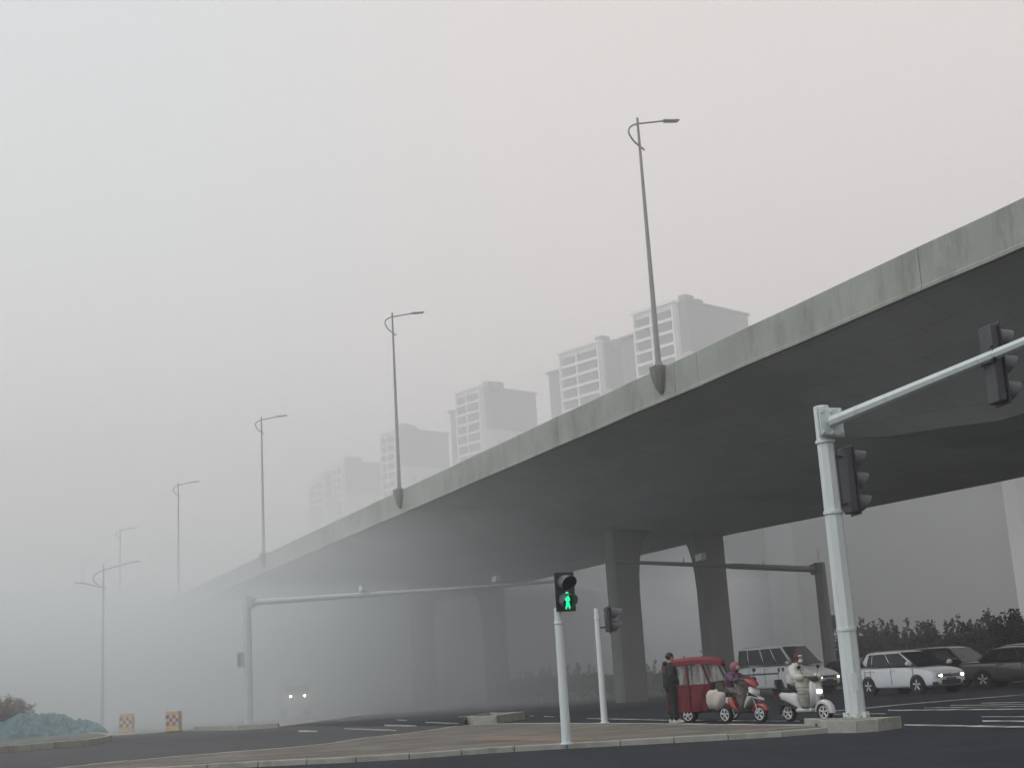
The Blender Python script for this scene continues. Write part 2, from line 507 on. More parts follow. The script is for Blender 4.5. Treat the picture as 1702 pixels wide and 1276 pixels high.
# ------------------------------------------------------------------ flyover
A0 = V((5.42, 47.4, 12.2)); U0 = V((-.4577, .8891, -.0200)); N0 = V((.8891, .4577, 0))
def B(s, p, z=None, dz=0.0):
    q = A0 + U0 * s + N0 * p
    q.z = (q.z if z is None else z) + dz
    return q
def interp(x, tab):
    if x <= tab[0][0]: return tab[0][1]
    for (a, va), (c, vc) in zip(tab, tab[1:]):
        if x <= c:
            k = (x - a) / (c - a); k = k * k * (3 - 2 * k)
            return va + (vc - va) * k
    return tab[-1][1]
def zb4(s):
    if s > 6: return 9.4 - .03 * (s - 6) if s < 19.5 else 9.0 - .0125 * (s - 19.5)
    return interp(s, [(-40, 8.3), (-19, 8.9), (-10, 8.42), (-5.5, 8.85), (-1.5, 9.36), (6, 9.4)])
def zb5(s):
    return 8.15 if s < 0 else (8.15 + .2 * min(1, s / 18)) if s < 20 else 8.35 - .0125 * (s - 20)
flyover = empty('flyover', (A0.x, A0.y, 0), 0, 'long grey concrete flyover crossing the junction and sinking into fog', 'flyover')
OFF = -V((A0.x, A0.y, 0))
SS = [-95 + k * 2.5 for k in range(144)]
rings = []
for s in SS:
    zt = B(s, 0).z
    r = [B(s, .06, zt - .8), B(s, 21.94, zt - .8), B(s, 21.94, zt - 1.24), B(s, 17.9, zt - 1.75), B(s, 16, zb5(s)), B(s, 6, zb4(s)), B(s, 3.7, min(zt - 1.68, zb4(s) + 1.42)), B(s, .06, zt - 1.24)]
    rings.append(r)
o = MB().loft(rings).build('girder', M['soffit'], flyover, 25); o.location = OFF
def parapet(name, p0, sg):
    mb = MB()
    js = [-95, -67, -54, -40, -27, -13.4, -2.4, -.95, 8.0, 18.9, 27.4, 32, 45.5, 54.6, 59, 72.6, 81.9, 86, 99, 113, 127, 140, 154, 168, 182, 200, 220, 262]
    for a, c in zip(js, js[1:]):
        n = max(1, round((c - a) / 3))
        rr = []
        for k in range(n + 1):
            s = a + .012 + (c - a - .024) * k / n
            zt = B(s, 0).z + .012 * math.sin(s * .9)
            low = .05 * max(0, 1 - abs(s - 20.5) / 1.6) + .02 * math.sin(s * 2.3) * (1 if 12 < s < 26 else .2)
            rr.append([B(s, p0 + sg * q, zt + h) for q, h in ((0.02, -.03), (.05, 0), (.27, 0), (.30, -.03), (.42, -.78), (.3, -.79), (.3, -1.2), (.12, -1.28 - low), (-.035, -1.27 - low), (-.035, -1.17), (0, -1.13))])
        mb.loft(rr)
    o = mb.build(name, M['concrete'], flyover, 20); o.location = OFF
parapet('parapet', 0, 1)
parapet('parapet', 22, -1)
# piers, a pair of columns each
def pier(s, p, inner):
    rr = []
    top = min(zb4(s), zb5(s)) + .35
    for z, wn, wi in ((-.3, .78, 0), (top - 3.2, .78, 0), (top - 2.3, .78, .05), (top - 1.5, .78, .16), (top - .9, .78, .32), (top - .45, .78, .55), (top, .78, .95)):
        l, r2 = (wn + wi, wn) if inner > 0 else (wn, wn + wi)
        ch = .12
        ring = [(-l, -.45 + ch), (-l + ch, -.45), (r2 - ch, -.45), (r2, -.45 + ch), (r2, .45 - ch), (r2 - ch, .45), (-l + ch, .45), (-l, .45 - ch)]
        rr.append([B(s + v, p + u_, z) for u_, v in ring])
    o = MB().loft(rr).build('pier', M['pier'], flyover, 25); o.location = OFF
for s in (-37, -11.5, 19.6, 46.6, 73.6, 100.6, 127.6):
    pier(s, 9.75, -1)
    pier(s, 15.3, 1)

# lamps standing on the parapet
LS = [27.2 * k for k in range(-1, 8)]
def lamp_arm(sg, mb, pts, r):
    mb.tube([(sg * x, 0, z) for x, z in pts], r, 8)
def smooth_pts(pts, n=5):
    out = []
    P = [pts[0]] + pts + [pts[-1]]
    for i in range(1, len(P) - 2):
        for k in range(n):
            t_ = k / n
            out.append(tuple(.5 * ((2 * P[i][j]) + (P[i + 1][j] - P[i - 1][j]) * t_ + (2 * P[i - 1][j] - 5 * P[i][j] + 4 * P[i + 1][j] - P[i + 2][j]) * t_ ** 2 + (3 * P[i][j] - P[i - 1][j] - 3 * P[i + 1][j] + P[i + 2][j]) * t_ ** 3) for j in (0, 1)))
    out.append(tuple(pts[-1]))
    return out
HOOK = smooth_pts([(.2, 8.56), (.02, 8.68), (-.26, 8.88), (-.44, 9.18), (-.36, 9.42), (-.08, 9.58), (.3, 9.68), (.8, 9.8), (1.3, 9.93)])
def luminaire(parent, sg, x, z, tilt=.1):
    mb = MB().box((sg * (x + .3), 0, z + .02), (.62, .26, .07), ry=-tilt * sg)
    mb.box((sg * (x + .02), 0, z), (.2, .12, .1), ry=-tilt * sg)
    return mb.build('lamp_head', M['lamp_grey'], parent, 30, .02)
NRZ = math.atan2(N0.y, N0.x)
def street_lamp(loc, label):
    r = empty('street_lamp', loc, NRZ, label, 'street lamp', 'street lamps along the flyover parapet')
    MB().tube([(0, 0, .1), (0, 0, 9.85)], [.105, .045], 14).build('pole', M['lamp_grey'], r)
    MB().lathe([(.02, .19), (.09, .19), (.11, .13), (.2, .13)], 'Z').build('base_plate', M['lamp_grey'], r)
    mb = MB(); lamp_arm(1, mb, HOOK, .035); mb.build('arm', M['lamp_grey'], r)
    luminaire(r, 1, 1.27, 9.93, .16)
    return r
LAB = {0: 'nearest and tallest looking grey lamp on the flyover, before the pale apartment towers',
       1: 'grey lamp rising in front of the smaller foggy towers, second along the flyover',
       2: 'slender lamp on the parapet just left of the last foggy tower',
       3: 'hazy lamp where the flyover parapet begins to dissolve in fog',
       4: 'faint single-arm lamp whose foot is lost in fog, right of the double-arm lamp',
       5: 'faintest single-arm lamp, almost swallowed by fog, leftmost on the flyover'}
proto = None
for k in range(0, 6):
    s = (-.1, 25.6, 51.3, 77.7, 105.1, 129.6)[k]
    q = B(s, -.06)
    if proto is None: proto = street_lamp(q, LAB[0]); l = proto
    else: l = copy_tree(proto); l.location = q; l['label'] = LAB[k]
    # concrete lamp seat hung on the outside of the parapet
    rr = []
    for z, hw, pr in ((.03, .3, .3), (-.1, .3, .3), (-.5, .24, .24), (-.8, .16, .14), (-.98, .07, .03)):
        rr.append([B(s + a * hw, b_ * pr - .06 if b_ < 0 else .1, q.z + z) for a, b_ in ((-1, 1), (-1, -.5), (-.6, -1), (.6, -1), (1, -.5), (1, 1))])
    o = MB().loft(rr).build('lamp_seat', M['pier'], flyover, 35); o.location = OFF
# double-arm lamp down on the road
q = D(170, 1192, 79); q.z = 0
dl = empty('double_lamp', q, NRZ - .25, 'grey double-arm street lamp rising out of the fog left of the flyover', 'street lamp')
dl.scale = (.91, .91, .91)
MB().tube([(0, 0, 0), (0, 0, 10.6)], [.12, .05], 14).build('pole', M['lamp_grey'], dl)
mb = MB(); lamp_arm(1, mb, smooth_pts([(.2, 9.0), (.02, 9.1), (-.3, 9.25), (-.62, 9.6), (-.55, 9.95), (-.1, 10.18), (.5, 10.36), (1.3, 10.55), (1.75, 10.68)]), .04)
mb.build('arm', M['lamp_grey'], dl)
mb = MB(); lamp_arm(1, mb, [(.05, 9.08), (-.5, 9.2), (-1.2, 9.42)], .04); mb.build('arm', M['lamp_grey'], dl)
luminaire(dl, 1, 1.72, 10.68, .14); luminaire(dl, -1, 1.18, 9.42, .14)

# ------------------------------------------------------------------ apartment towers in the haze
M['tower_cream'] = mat('tower_cream_render', (.74, .75, .75), .9, .05, .3)
M['tower_grey'] = mat('tower_grey_render', (.15, .17, .2), .9, .08, .3)
M['tower_pale'] = mat('tower_pale_render', (.5, .52, .53), .9, .06, .3)
M['window'] = glassy('tower_window', (.1, .11, .12), .2)
TY = R_(43)
LV, RV = V((-math.sin(TY), math.cos(TY), 0)), V((math.cos(TY), math.sin(TY), 0))
def along(P, dvec, px):
    """how far from P along dvec until the survey column px is reached"""
    f = lambda t_: (lambda d_: 851 + FPX * d_.dot(_R) / d_.dot(_F))(P + dvec * t_ - CAM) - px
    lo, hi = 0, 300
    s0 = f(lo) > 0
    for _ in range(50):
        m_ = (lo + hi) / 2
        if (f(m_) > 0) == s0: lo = m_
        else: hi = m_
    return lo
def tower(cx, ytop, d, steps, xr, label, floors=12, bay=None):
    """cx: corner column; steps: (left column, drop of the roof in m, setback, kind) along the left face; xr: right end column"""
    P = D(cx, ytop, d)
    top = P.z
    base = V((P.x, P.y, 0))
    t_ = empty('apartment_tower', base, TY, label, 'apartment block', 'apartment towers in the haze')
    # local axes: x = right face direction, y = left face direction
    wr = along(P, RV, xr)
    fl = 2.95
    y0 = 0
    segs = []
    for px, drop, back, kind in steps:
        y1 = along(P, LV, px)
        segs.append((y0, y1, drop, back, kind)); y0 = y1
    # end block, two tone: grey attic storeys over pale wall
    xa, xb, yb = 0, wr, max(y0 * .5, 10)
    yb = segs[-1][1] if False else yb
    att = 4 * fl
    MB().box(((xa + xb) / 2, yb / 2, (top - att) / 2), (xb - xa, yb, top - att)).build('wall', M['tower_pale'], t_, 0)
    MB().box(((xa + xb) / 2, yb / 2, top - att / 2), (xb - xa + .3, yb + .3, att)).build('attic', M['tower_grey'], t_, 0)
    MB().box(((xa + xb) / 2, yb / 2, top + .25), (xb - xa + 1.2, yb + 1.2, .5)).build('roof_edge', M['tower_grey'], t_, 0)
    for (a, c, drop, back, kind) in segs:
        zt = top - drop
        w_ = c - a
        m_ = M['tower_cream'] if kind == 'bay' else M['tower_grey']
        x0 = back
        nm = 'balcony_bay' if kind == 'bay' else 'stair_wing'
        MB().box((x0 + 5, (a + c) / 2, zt / 2), (10, w_ - .05, zt)).build(nm, m_, t_, 0)
        MB().box((x0 + 4.8, (a + c) / 2, zt + .3), (11.4, w_ + .5, .6)).build('roof_edge', m_, t_, 0)
        if kind == 'wing':
            MB().box((x0 + 3.2, a + w_ * .35, zt + 1.5), (2.6, 2.2, 2.6)).build('chimney', M['tower_grey'], t_, 0)
            z = zt - 5.2 * fl
            while z > zt - 12 * fl:       # pale surround with windows
                for yy in ((.3, .7) if w_ > 7 else (.5,)):
                    MB().box((x0 - .1, a + w_ * yy, z), (.25, 2.4, 2.5)).build('window_surround', M['tower_cream'], t_, 0)
                    o_ = MB().box((x0 - .24, a + w_ * yy, z), (.1, 1.5, 1.7)).build('window', M['window'], t_, 0)
                z -= fl
        else:
            z = zt - 2.4
            n_ = 0
            while z > zt - floors * fl:
                MB().box((x0 - .25, a + w_ * .32, z), (.55, w_ * .46, 1.9)).build('window', M['window'], t_, 0)
                MB().box((x0 - .25, a + w_ * .77, z), (.55, w_ * .28, 1.9)).build('window', M['window'], t_, 0)
                MB().box((x0 - .45, (a + c) / 2, z - fl / 2), (.9, w_ - .3, .7)).build('balcony_slab', M['tower_cream'], t_, 0)
                z -= fl
            for yy in (.03, .55, .97):
                MB().box((x0 - .4, a + w_ * yy, zt / 2 + 8), (.8, .5, zt - 16.8)).build('balcony_fin', M['tower_cream'], t_, 0)
    # windows low on the end wall
    z = top - 5.4 * fl
    for k in range(6):
        MB().box((wr * .18, -.06, z), (2.6, .2, 2.6)).build('window_surround', M['tower_cream'], t_, 0)
        MB().box((wr * .18, -.2, z), (1.6, .12, 1.8)).build('window', M['window'], t_, 0)
        z -= fl
    MB().box((wr * .12, 2.2, top + 1.5), (3, 2.4, 2)).build('chimney', M['tower_grey'], t_, 0)
    return t_
tower(1140, 502, 300, [(1128, 1.5, 1.5, 'wing'), (1060, -.2, -1.5, 'bay'), (1018, 3.5, 2.5, 'wing')], 1241, 'nearest and tallest apartment tower in the haze, cream balconies with a dark grey end wall')
tower(1006, 571, 331, [(1004, 1.5, .5, 'wing'), (937, -.2, -1.5, 'bay'), (906, 3.4, 1.0, 'wing')], 1058, 'cream balcony tower joined to the left of the nearest tower')
tower(812, 645, 372, [(806, .6, 1.0, 'wing'), (765, -.5, -1.5, 'bay'), (741, 3.6, 1.5, 'wing')], 889, 'free-standing tower in the middle of the hazy row with a wide grey end wall')
tower(670, 714, 424, [(664, 1, 1.0, 'wing'), (640, .2, -1.5, 'bay'), (631, 5, 1.0, 'wing')], 744, 'hazy tower behind the second flyover lamp')
tower(580, 768, 482, [(574, .6, 1, 'wing'), (558, .6, -1.0, 'bay')], 634, 'very pale tower silhouette left of the second flyover lamp')
tower(545, 791, 520, [(540, .4, .5, 'wing'), (516, .8, -.5, 'bay')], 600, 'leftmost and faintest tower silhouette of the row')
# blocks beneath the flyover, some widened or added to darken bright fog
def block(name, x0, x1, ytop, d, dep, m, label, floors=True):
    a, c = D(x0, ytop, d), D(x1, ytop, d)
    h = a.z
    wd = (c - a).xy.length
    t_ = empty(name, V(((a.x + c.x) / 2, d, 0)), 0, label, 'building')
    MB().box((0, dep / 2, h / 2), (wd, dep, h)).build('wall', m, t_, 0)
    MB().box((0, dep / 2, h + .3), (wd + .8, dep + .8, .6)).build('roof', M['tower_grey'], t_, 0)
    z = 2
    while z < h - 2 and floors:
        for k in range(int(wd / 4.8)):
            MB().box((-wd / 2 + 2.6 + k * 4.8, -.03, z), (2.0, .12, 1.5)).build('window', M['dim_window'], t_, 0)
        z += 3
    return t_
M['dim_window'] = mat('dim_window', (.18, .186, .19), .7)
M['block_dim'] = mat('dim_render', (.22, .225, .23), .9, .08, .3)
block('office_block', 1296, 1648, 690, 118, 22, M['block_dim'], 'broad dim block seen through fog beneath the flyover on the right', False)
block('office_block', 1060, 1290, 800, 132, 18, M['block_dim'], 'dim block beside the flyover piers, widened between them to darken bright fog')  # extended leftwards so the fog between the piers reads darker
block('office_block', 1660, 1900, 600, 215, 20, M['block_dim'], 'added block at the right edge toning down bright fog beneath the flyover')  # added only to dim the open, brightly lit fog here

# ------------------------------------------------------------------ signal and camera poles
def sidelight(name, parent, loc, rz, n, h, w_=.42, dep=.15, plate=True, lit=None):
    """a stack of n lenses facing local +x"""
    r = MB()
    r.box((0, 0, 0), (dep, w_ * .86, h * .98))
    hd = r.build(name, M['signal_side'], parent, 30, .025)
    hd.location = loc; hd.rotation_euler = (0, 0, rz)
    if plate:
        MB().box((dep / 2 + .012, 0, 0), (.02, w_ + .06, h + .06)).build('back_plate', M['signal'], hd, 0, .01)
    st = h / n
    rad = min(st, w_) * .43
    for k in range(n):
        z = h / 2 - st * (k + .5)
        seg = 20
        rr = [[], [], [], []]
        for j in range(seg):
            a = j * 2 * math.pi / seg
            top = .5 + .5 * math.sin(a)
            ln = .09 + .26 * top ** .8
            for q_, (rd, l) in enumerate(((rad, .0), (rad * 1.0, ln), (rad * .93, ln), (rad * .93, .0))):
                rr[q_].append((dep / 2 + .02 + l, rd * math.cos(a), z + rd * math.sin(a) - l * .12))
        MB().loft(rr, caps=False).build('visor', M['visor'], hd, 40)
        MB().lathe([(dep / 2 + .018, rad * .92), (dep / 2 + .05, rad * .8), (dep / 2 + .07, rad * .4)], 'X', (0, 0, z)).build('lens', M['lens'], hd, 40)
    return hd

# near signal pole with the long arm overhead
pb = G(1424, 1196, .1); pb.z = .1
sp = empty('signal_pole', pb, 0, 'tall pale octagonal signal pole with a long arm and two dark three-lens heads', 'traffic signal')
PH = 6.44
MB().tube([(0, 0, 0), (0, 0, PH)], [.205, .172], 8).build('pole', M['galv_white'], sp, 25)
for z in (1.8, 4.2, 5.7): MB().lathe([(z - .035, .2), (z - .03, .206), (z + .03, .206), (z + .035, .2)], 'Z', seg=16).build('band', M['galv_white'], sp, 30)
MB().box((.0, -.186, .75), (.12, .02, .36)).build('access_door', M['galv_white'], sp, 0, .006)
for k in range(8):
    a_ = k * math.pi / 4 + .2
    MB().lathe([(.02, .022), (.075, .022), (.08, .012)], 'Z', (math.cos(a_) * .235, math.sin(a_) * .235, 0), 6).build('bolt', M['pole_dark'], sp, 0)
    MB().box((math.cos(a_ + .39) * .225, math.sin(a_ + .39) * .225, .09), (.07, .014, .14), rz=a_ + .39).build('gusset', M['galv_white'], sp, 0)
MB().lathe([(0, .26), (.03, .26), (.035, .2)], 'Z', seg=16).build('base_flange', M['galv_white'], sp, 30)
MB().lathe([(PH, .18), (PH + .03, .15), (PH + .05, .03)], 'Z', seg=8).build('cap', M['galv_white'], sp, 30)
az = 6.17
a1 = D(1702, 561, 1); t_ = (az + .25 - EYE) / (a1 - CAM).z
tip = CAM + (a1 - CAM) * t_ - pb
adir = V((tip.x, tip.y, 0)).normalized()
ang = math.atan2(adir.y, adir.x)
st = adir * .34 + V((0, 0, az - .1)); en = adir * (V((tip.x, tip.y, 0)).length + 3.5)
en.z = az + .25 - .1 + (.03)
arm = MB().tube([st, st.lerp(en, .45), en], [.125, .098, .07], 8).build('arm', M['galv_white'], sp, 25)
fl = MB()
fl.box(tuple(adir * .26 + V((0, 0, az - .1))), (.035, .62, .62), rz=ang)
fl.box(tuple(adir * .31 + V((0, 0, az - .1))), (.035, .56, .56), rz=ang)
for zz in (-.22, .22):
    for yy in (-.22, 0, .22):
        q = adir * .335 + V((-adir.y * yy, adir.x * yy, az - .1 + zz))
        fl.box(tuple(q), (.05, .06, .06), rz=ang)
fl.box(tuple(adir * .14 + V((0, 0, az - .1))), (.26, .34, .05), rz=ang)
fl.box(tuple(adir * .14 + V((0, 0, az + .16))), (.26, .34, .04), rz=ang)
fl.box(tuple(adir * .14 + V((0, 0, az - .37))), (.26, .34, .04), rz=ang)
fl.build('arm_flange', M['galv_white'], sp, 0, .008)
HY = R_(12)
h1 = sidelight('signal_head', sp, (.40, .05, 4.86), HY, 3, 1.42, .44, .17)
for z in (4.36, 5.36): MB().box((.26, .02, z), (.3, .05, .05)).build('bracket', M['black'], sp, 0)
# the head on the arm
k = 0
for i in range(200):
    q = st.lerp(en, i / 200) + pb
    d_ = q - CAM
    if 851 + FPX * d_.dot(_R) / d_.dot(_F) < 1652: k = i
q = st.lerp(en, k / 200)
sidelight('signal_head', sp, (q.x + .06, q.y + .26, q.z - .12), HY, 3, 1.42, .44, .17)
mb = MB()
mb.tube([q + V((0, 0, .16)), q + V((0, .14, .16)), q + V((0, .14, -.12)), q + V((0, -.02, -.13))], .02, 6)
mb.box((q.x - .02, q.y + .1, q.z - .1), (.05, .3, .05))
mb.lathe([(-.04, .125), (.04, .125)], 'X', tuple(q), 12)
mb.build('bracket', M['black'], sp, 30)
mb = MB().tube([q - adir * .35 + V((0, 0, .1)), q - adir * .3 + V((-.03, -.1, 0)), q - adir * .33 + V((0, 0, -.15))], .012, 6)
mb.build('cable', M['black'], sp)
# concrete box round its foot
ring_o = [G(x, y) for x, y in ((1338, 1211.5), (1376, 1217.8), (1425, 1217.3), (1462, 1214.8), (1500, 1209.2))]
ring_b = [G(x, y, .21) for x, y in ((1487, 1190.8), (1440, 1191.8), (1389, 1193.2), (1336, 1200.5))]
ro = [V((p.x, p.y, 0)) for p in ring_o + ring_b[:-1]]
cen = sum(ro, V()) / len(ro)
kbx = empty('kerb_box', cen, 0, 'raised concrete kerb box with reddish soil round the foot of the signal pole', 'kerb box')
mb = MB()
nr = len(ro)
for i in range(nr):
    a, c = ro[i], ro[(i + 1) % nr]
    ai, ci = a.lerp(cen, .13), c.lerp(cen, .13)
    tt = (c - a).normalized() * .004
    mb.prism([((p - cen).x, (p - cen).y) for p in (a + tt, c - tt, ci - tt, ai + tt)], -.02, .215)
mb.build('kerb_ring', M['kerb'], kbx, 0, .02)
MB().prism([((p.lerp(cen, .125) - cen).x, (p.lerp(cen, .125) - cen).y) for p in ro], 0, .125).build('soil', M['soil'], kbx, 0)
e = ro[0].lerp(ro[1], .55) - cen
ed = (ro[1] - ro[0]); ea = math.atan2(ed.y, ed.x)
MB().box((e.x, e.y, .12), (.16, .02, .05), rz=ea).build('drain_slot', M['black'], kbx, 0)

# near pedestrian signal, green man lit
def ped_signal(base, h, rad, rz, headloc, headrz, label, lit):
    r = empty('pedestrian_signal', base, 0, label, 'pedestrian signal')
    MB().tube([(0, 0, 0), (0, 0, h)], [rad * 1.12, rad * .9], 16).build('pole', M['galv_white'], r)
    MB().lathe([(0, rad * 1.6), (.02, rad * 1.6), (.025, rad * 1.2)], 'Z').build('base_flange', M['galv_white'], r, 30)
    MB().lathe([(h - .3, rad * .98), (h - .29, rad * 1.08), (h - .26, rad * 1.08), (h - .25, rad * .98)], 'Z').build('band', M['galv_white'], r, 30)
    hd = sidelight('signal_head', r, headloc, headrz, 2, .66, .33, .12, True)
    mb = MB().box((headloc[0] * .5, headloc[1] * .5, headloc[2] - .2), (.05 + abs(headloc[0]), .04 + abs(headloc[1]), .04))
    mb.build('bracket', M['black'], r, 0)
    if lit:
        f = MB()
        x = .16
        z = -.17
        f.lathe([(x, .028), (x + .012, .028)], 'X', (0, 0, z + .135), 14)
        def bar(pts, wd):
            f.tube([(x + .006, a * .75, z + b_ * 1.15) for a, b_ in pts], wd * .85, 6)
        bar([(0, .1), (.005, .04), (0, -.01)], .035)
        bar([(0, .09), (.05, .04), (.055, 0)], .013)
        bar([(0, .09), (-.045, .05), (-.05, .01)], .013)
        bar([(0, 0), (.035, -.06), (.05, -.13)], .019)
        bar([(0, 0), (-.02, -.07), (-.05, -.13)], .019)
        f.build('green_figure', glow('green_light', (.015, .95, .34), 1.5), hd, 0)
    return r
b1 = G(942, 1236, .1); b1.z = .1
ps1 = ped_signal(b1, 2.44, .08, 0, (.125, -.05, 2.72), R_(-70), 'pedestrian signal on a pale post showing a lit green walking figure', True)
b2 = G(1005, 1200.6, .1); b2.z = .1
ps2 = ped_signal(b2, 2.95, .078, 0, (.27, 0, 2.64), R_(8), 'second pedestrian signal turned side-on behind the lit green one', False)

# camera gantries
def gantry(base, h, tip, rad, label, cams, box_side, m, ln_head=True):
    r = empty('camera_gantry', base, 0, label, 'camera gantry')
    MB().tube([(0, 0, 0), (0, 0, h)], [rad * 1.15, rad], 8).build('pole', m, r, 25)
    MB().lathe([(0, rad * 1.8), (.04, rad * 1.8), (.05, rad * 1.2)], 'Z').build('base_flange', m, r, 30)
    MB().tube([(0, 0, h), (0, 0, h + .7)], .015, 6).build('lightning_rod', m, r)
    t_ = V(tip) - V(base)
    z0 = h - .35
    d_ = V((t_.x, t_.y, 0)); L = d_.length; d_.normalize(); an = math.atan2(d_.y, d_.x)
    z1 = t_.z
    a, c = d_ * (rad + .1) + V((0, 0, z0)), d_ * L + V((0, 0, z1))
    MB().tube([a, a.lerp(c, .45), a.lerp(c, .46), c], [.165, .14, .115, .075], 10).build('arm', m, r)
    f = MB()
    f.box(tuple(d_ * (rad + .08) + V((0, 0, z0))), (.05, .5, .55), rz=an)
    f.box(tuple(d_ * (rad + .2) + V((0, 0, z0))), (.05, .46, .5), rz=an)
    for yy in (-.17, .17):
        f.box(tuple(d_ * (rad - .02) + V((-d_.y * yy, d_.x * yy, z0))), (.2, .04, .5), rz=an)
    f.build('arm_flange', m, r, 0, .01)
    for fr, sz in cams:
        q = a.lerp(c, fr)
        if sz < .15:
            MB().tube([q, q + V((0, 0, .3))], .03, 6).build('sensor_stub', m, r)
            continue
        cm = MB().tube([q + V((0, 0, .05)), q + V((0, 0, .22))], .04, 8)
        cm.lathe([(-.04, .12), (.04, .12)], 'X', tuple(q), 12)
        cmo = cm.build('camera_mount', m, r)
        cb = MB().box((q.x + .02, q.y - .08, q.z + .34), (sz * .62, sz * 1.25, sz * .62), rz=.45, rx=-.12)
        cb.box((q.x + .02, q.y - .1, q.z + .34 + sz * .36), (sz * .75, sz * 1.5, sz * .08), rz=.45, rx=-.12)
        c_ = cb.build('camera', M['galv_white'], r, 0, .02)
    s_ = box_side
    bx = MB().box((s_ * (rad + .2), -.05, 3.35), (.3, .34, .8)); bo = bx.build('control_box', m, r, 0, .03)
    MB().box((s_ * (rad + .2), -.235, 3.35), (.2, .02, .66)).build('box_door', M['pole_dark'], bo, 0, .01)
    MB().box((s_ * (rad + .05), 0, 3.1), (.2, .06, .06)).build('bracket', m, r, 0)
    return r
gb = G(414, 1204); gt = D(925, 966, 71.5)
gantry(gb, (D(419, 990, gb.y).z), gt, .2, 'pale camera gantry on the left, its post half lost in fog', [(.36, .44), (.42, .1), (.56, .1), (.7, .1), (.8, .44), (.91, .1)], -1, M['galv'])
gq = D(1382, 1120, 70); gq.z = 0
gantry(gq, D(1357, 935, 70).z, D(1020, 933, 61), .3, 'dark camera gantry behind the van with its arm before the flyover piers', [(.28, .1), (.55, .1), (.6, .44), (.68, .1)], 1, M['pole_dark'])

# ------------------------------------------------------------------ bollards
M['plastic_or'] = stain_or_shade(mat('bollard_yellow', (.58, .42, .22), .6, .08, 3), (.3, .25, .2), 3, (1, 1, 1), .5, .7, .5)
M['bl_red'] = mat('bollard_red', (.36, .13, .11), .6, .1, 4)
M['bl_white'] = mat('bollard_white', (.62, .6, .57), .6, .08, 4)
def bollard(base, rz, label):
    r = empty('crash_bollard', base, rz, label, 'bollard', 'checkered crash bollards')
    rr = []
    for z, s_ in ((0, .33), (.06, .335), (.1, .315), (.84, .3), (.9, .285), (.92, .25)):
        c_ = .04
        rr.append([(s_ - c_, -s_, z), (s_, -s_ + c_, z), (s_, s_ - c_, z), (s_ - c_, s_, z), (-s_ + c_, s_, z), (-s_, s_ - c_, z), (-s_, -s_ + c_, z), (-s_ + c_, -s_, z)])
    MB().loft(rr).build('body', M['plastic_or'], r, 30)
    for col in ('bl_red', 'bl_white'):
        mb = MB()
        for i in range(4):
            for j in range(3):
                if ((i + j) % 2 == 0) == (col == 'bl_red'):
                    x, z = -.21 + i * .14, .35 + j * .155
                    mb.box((x, -.312, z), (.14, .012, .155)); mb.box((.312, x, z), (.012, .14, .155)); mb.box((-.312, x, z), (.012, .14, .155))
        mb.build('reflective_check', M[col], r, 0)
    return r
q = G(211, 1217, .06); q.z = .06
bo = bollard(q, .12, 'red and white checkered bollard standing nearer the netted mound')
b2_ = copy_tree(bo); q = G(289, 1214.5, .06); q.z = .06; b2_.location = q; b2_.rotation_euler[2] = .05
b2_['label'] = 'red and white checkered bollard farther from the netted mound'

# ------------------------------------------------------------------ netted mound and its bush
M['net'] = stain_or_shade(stain_or_shade(mat('dust_net', (.1, .27, .31), .9, .35, 1.2, bump=.9), (.012, .05, .065), 1.7, (1, 1, 1), .48, .56, .85), (.2, .33, .33), 1.7, (1, 1, 1), .54, .66, .6)  # dark blotches paint the shade in the folds, pale ones their highlights
rnd0 = random.Random(11)
mc = G(20, 1232); mc.z = 0
mb = MB()
nx, ny = 150, 96
vs_, fs_ = [], []
for j in range(ny + 1):
    for i in range(nx + 1):
        u, v = i / nx * 2 - 1, j / ny * 2 - 1
        x, y = u * 7.2 - 3.9, v * 4.4 + 3.3
        rr_ = max(0, 1 - (abs(u) ** 2.2 + abs(v) ** 2.2))
        p = V((x * .8, y * .8, 0))
        rid = (.5 - 2.2 * abs(noise.noise(p * 1.3 + V((3, 1, 0))))) * .55 + (.5 - 2.2 * abs(noise.noise(p * 2.9))) * .42 + (.5 - 2.2 * abs(noise.noise(p * 6.1 + V((0, 7, 0))))) * .26
        z = .1 + (rr_ ** .45) * (.8 + .62 * math.exp(-((u + .15) / .45) ** 2)) * (.95 + rid * 1.35) if rr_ > 0 else -.05
        vs_.append((x, y, z)); 
for j in range(ny):
    for i in range(nx):
        a = j * (nx + 1) + i
        fs_.append((a, a + 1, a + nx + 2, a + nx + 1))
mb.add(vs_, fs_)
mb.v = [(x + rnd0.uniform(-.025, .025), y + rnd0.uniform(-.025, .025), z + rnd0.uniform(-.02, .02)) for x, y, z in mb.v]
md = mb.build('netted_mound', M['net'], None, 0)
md.location = mc
tag(md, 'earth mound under crumpled teal dust netting inside the curved kerb', 'mound')

